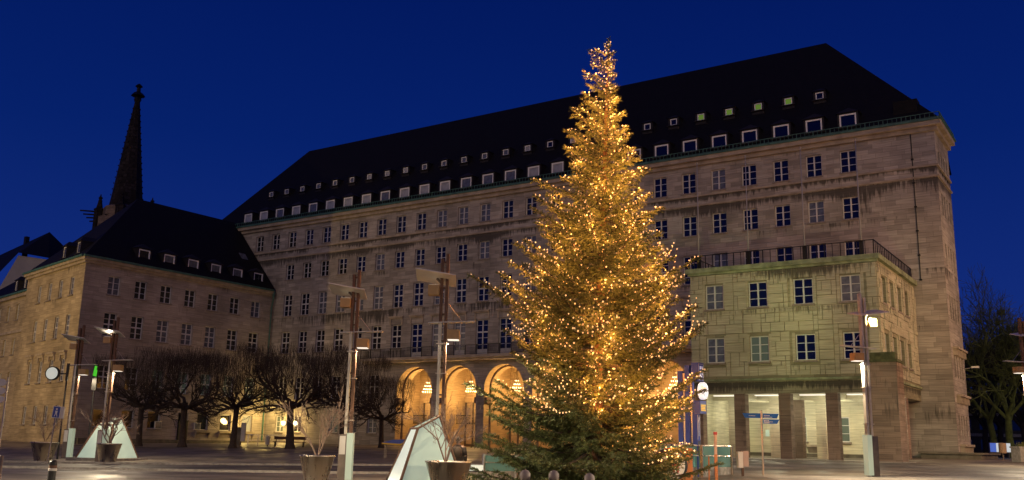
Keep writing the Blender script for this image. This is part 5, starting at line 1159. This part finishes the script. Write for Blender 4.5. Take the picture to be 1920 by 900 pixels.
mb = MB(); mb.box(-1.9, 1.9, -.03, .03, 1.0, 1.06, m_); mb.box(-1.9, 1.9, -.02, .02, .5, .54, m_); part('rail', mb, M['steel'], hr)
for i in range(5): mb = MB(); mb.box(-1.9 + .94*i, -1.84 + .94*i, -.025, .025, 0, 1.0, m_); part('post', mb, M['steel'], hr)
wb = thing('grey_waste_bin', 'grey litter bin on the courtyard guard rail', 'litter bin', at_px(520, 91)); m_ = local(wb)
mb = MB(); mb.lathe([(0, .15), (.2, .15), (.24, .9), (.22, .95), (.18, .95), (.18, .8)], 14, mtx=m_); part('drum', mb, M['enamel'], wb); mb = MB(); mb.tube(m_ @ Vector((0, 0, 0)), m_ @ Vector((0, 0, .2)), .05, .05, 8); part('foot', mb, M['iron'], wb)
tb = thing('display_table', 'low table with a blue and yellow top in front of the arches', 'table', at_px(756, 64)); m_ = local(tb)
mb = MB(); mb.prism([(-.9, 1.0), (.3, .95), (1.0, 1.25), (-.2, 1.2)], -.5, .5, lambda u, v, w: m_ @ Vector((u, w, v))); part('blue_top', mb, M['blue'], tb)
mb = MB(); mb.prism([(-.9, .90), (.3, .84), (1.05, 1.15), (1.05, 1.24), (.3, .945), (-.9, .995)], -.53, .53, lambda u, v, w: m_ @ Vector((u, w, v))); part('yellow_edge', mb, mat('yellow_paint', (.55, .36, .02), .5), tb)
for sx_, sy_ in ((-.7, -.4), (.5, -.4), (-.7, .4), (.5, .4)): mb = MB(); mb.box(sx_ - .03, sx_ + .03, sy_ - .03, sy_ + .03, 0, .86, m_); part('leg', mb, M['steel_dark'], tb)
for y, lb in ((-15.0, 'small white notice box left of the side wing door'), (-9.9, 'small white notice box right of the side wing door')):
    nb = thing('notice_box', lb, 'notice box', (LX, y, 2.6)); mb = MB(); mb.box(LX + .004, LX + .16, y - .4, y + .4, 2.4, 3.2); part('case', mb, M['enamel'], nb); mb = MB(); mb.box(LX + .162, LX + .17, y - .34, y + .34, 2.46, 3.14); part('glass_front', mb, M['curtain'], nb)

# ------------------------------------------------------------------ person behind the planter, seen from behind
pe_p = at_px(870, 36.5)
def figure():
    J = {'pel': (0, 0, .95), 'wai': (0, .0, 1.10), 'che': (0, .01, 1.34), 'nek': (0, .0, 1.50), 'hd0': (0, -.01, 1.58), 'hd1': (0, -.02, 1.72)}
    E_ = [('pel', 'wai'), ('wai', 'che'), ('che', 'nek'), ('nek', 'hd0'), ('hd0', 'hd1')]; Rr = {'pel': .17, 'wai': .165, 'che': .18, 'nek': .06, 'hd0': .095, 'hd1': .095}
    for s in (-1, 1):
        n = 'l' if s < 0 else 'r'
        for k_, p, r in (('hip', (s*.10, 0, .88), .115), ('kne', (s*.12, .05 * s, .48), .075), ('ank', (s*.12, -.06 * s, .09), .05), ('toe', (s*.13, .14 - .06 * s, .045), .045),
                         ('sho', (s*.19, 0, 1.42), .085), ('elb', (s*.27, -.05, 1.13), .062), ('wri', (s*.25, .10, .92), .042), ('pal', (s*.245, .14, .84), .036)):
            J[k_ + n] = p; Rr[k_ + n] = r
        E_ += [('pel', 'hip' + n), ('hip' + n, 'kne' + n), ('kne' + n, 'ank' + n), ('ank' + n, 'toe' + n), ('che', 'sho' + n), ('sho' + n, 'elb' + n), ('elb' + n, 'wri' + n), ('wri' + n, 'pal' + n)]
        for f in range(5):
            if f < 4: a_, b_ = (s*(.245 - .0) + .0, .145 + .017 * (f - 1.5), .80), (s*.238, .150 + .019 * (f - 1.5), .745 - (.008 if f in (0, 3) else -.004))
            else: a_, b_ = (s*.215, .165, .83), (s*.205, .180, .79)
            J[f'f{f}a' + n] = a_; J[f'f{f}b' + n] = b_; Rr[f'f{f}a' + n] = .010; Rr[f'f{f}b' + n] = .008; E_ += [('pal' + n, f'f{f}a' + n), (f'f{f}a' + n, f'f{f}b' + n)]
    ks_ = list(J); me = bpy.data.meshes.new('person'); me.from_pydata([J[k] for k in ks_], [(ks_.index(a), ks_.index(b)) for a, b in E_], [])
    o = bpy.data.objects.new('tmp_person', me); COL.objects.link(o); md = o.modifiers.new('s', 'SKIN')
    for i, k in enumerate(ks_): me.skin_vertices[0].data[i].radius = (Rr[k], Rr[k] * (.72 if k in ('pel', 'wai', 'che') else 1)); 
    me.skin_vertices[0].data[0].use_root = True
    o.modifiers.new('d', 'SUBSURF').levels = 2; bpy.context.view_layer.update()
    dg = bpy.context.evaluated_depsgraph_get(); m2 = bpy.data.meshes.new_from_object(o.evaluated_get(dg)); bpy.data.objects.remove(o)
    for p_ in m2.polygons: p_.use_smooth = True
    return m2
pm = figure(); pm.materials.clear()
skin = mat('skin', (.42, .26, .19), .6); trs = mat('dark_trousers', (.018, .017, .02), .85); pm.materials.append(skin); pm.materials.append(trs)
for p_ in pm.polygons:
    z = p_.center.z; p_.material_index = 1 if (z < .98 and abs(p_.center.x) < .21) else 0
pe = new('person', pm, None, pe_p, AZ - .15); tag(pe, 'person in a dark winter coat walking away behind the steel planter', 'person')
mb = MB()
prof = [(.80, .235, .17), (.95, .225, .165), (1.10, .205, .155), (1.28, .225, .16), (1.40, .235, .15), (1.47, .16, .11), (1.52, .085, .085)]
n = 20; vs = [(rx * math.cos(2*math.pi*i/n), ry * math.sin(2*math.pi*i/n), z) for z, rx, ry in prof for i in range(n)]
mb.add(vs, [(k*n + i, k*n + (i+1) % n, (k+1)*n + (i+1) % n, (k+1)*n + i) for k in range(len(prof) - 1) for i in range(n)])
for s in (-1, 1): mb.tube((s*.20, 0, 1.42), (s*.275, -.05, 1.13), .098, .082, 12); mb.tube((s*.275, -.05, 1.13), (s*.25, .095, .925), .082, .062, 12)
co = new('coat', mb.mesh('coat', mat('dark_brown_coat', (.030, .020, .016), .9, var=.3, vscale=5, bump=.4), True), pe)
mb = MB(); mb.lathe([(.0, 1.845), (.07, 1.83), (.115, 1.76), (.118, 1.68), (.10, 1.60)], 18, (0, -.025, 0)); new('hair', mb.mesh('hair', mat('dark_hair', (.03, .018, .012), .8, bump=.5, bscale=60), True), pe)
mb = MB(); mb.lathe([(0, 1.05), (.14, 1.07), (.19, 1.2), (.165, 1.36), (.08, 1.45), (0, 1.46)], 18, (0, -.20, 0)); bp_ = new('rucksack', mb.mesh('rucksack', mat('brown_rucksack', (.05, .03, .02), .8, var=.3), True), pe)
tag(bp_, 'round brown rucksack worn on the back of the walking person', None)
for sx_, e_ in ((-.035, .0), (.035, .0)):
    mb = MB(); mb.lathe([(0, -.012), (.012, 0), (0, .012)], 8, (sx_, .078, 1.67)); new('eye', mb.mesh('eye', M['black'], True), pe)
mb = MB(); mb.lathe([(.012, -.03), (.018, -.015), (.008, .03)], 8, (0, .085, 1.645)); new('nose', mb.mesh('nose', skin, True), pe)
mb = MB(); mb.box(-.025, .025, .068, .078, 1.595, 1.605); new('mouth', mb.mesh('mouth', M['red']), pe)
for s in (-1, 1): mb = MB(); mb.lathe([(0, -.035), (.015, 0), (0, .035)], 8, (s*.098, -.01, 1.66)); new('ear', mb.mesh('ear', skin, True), pe)
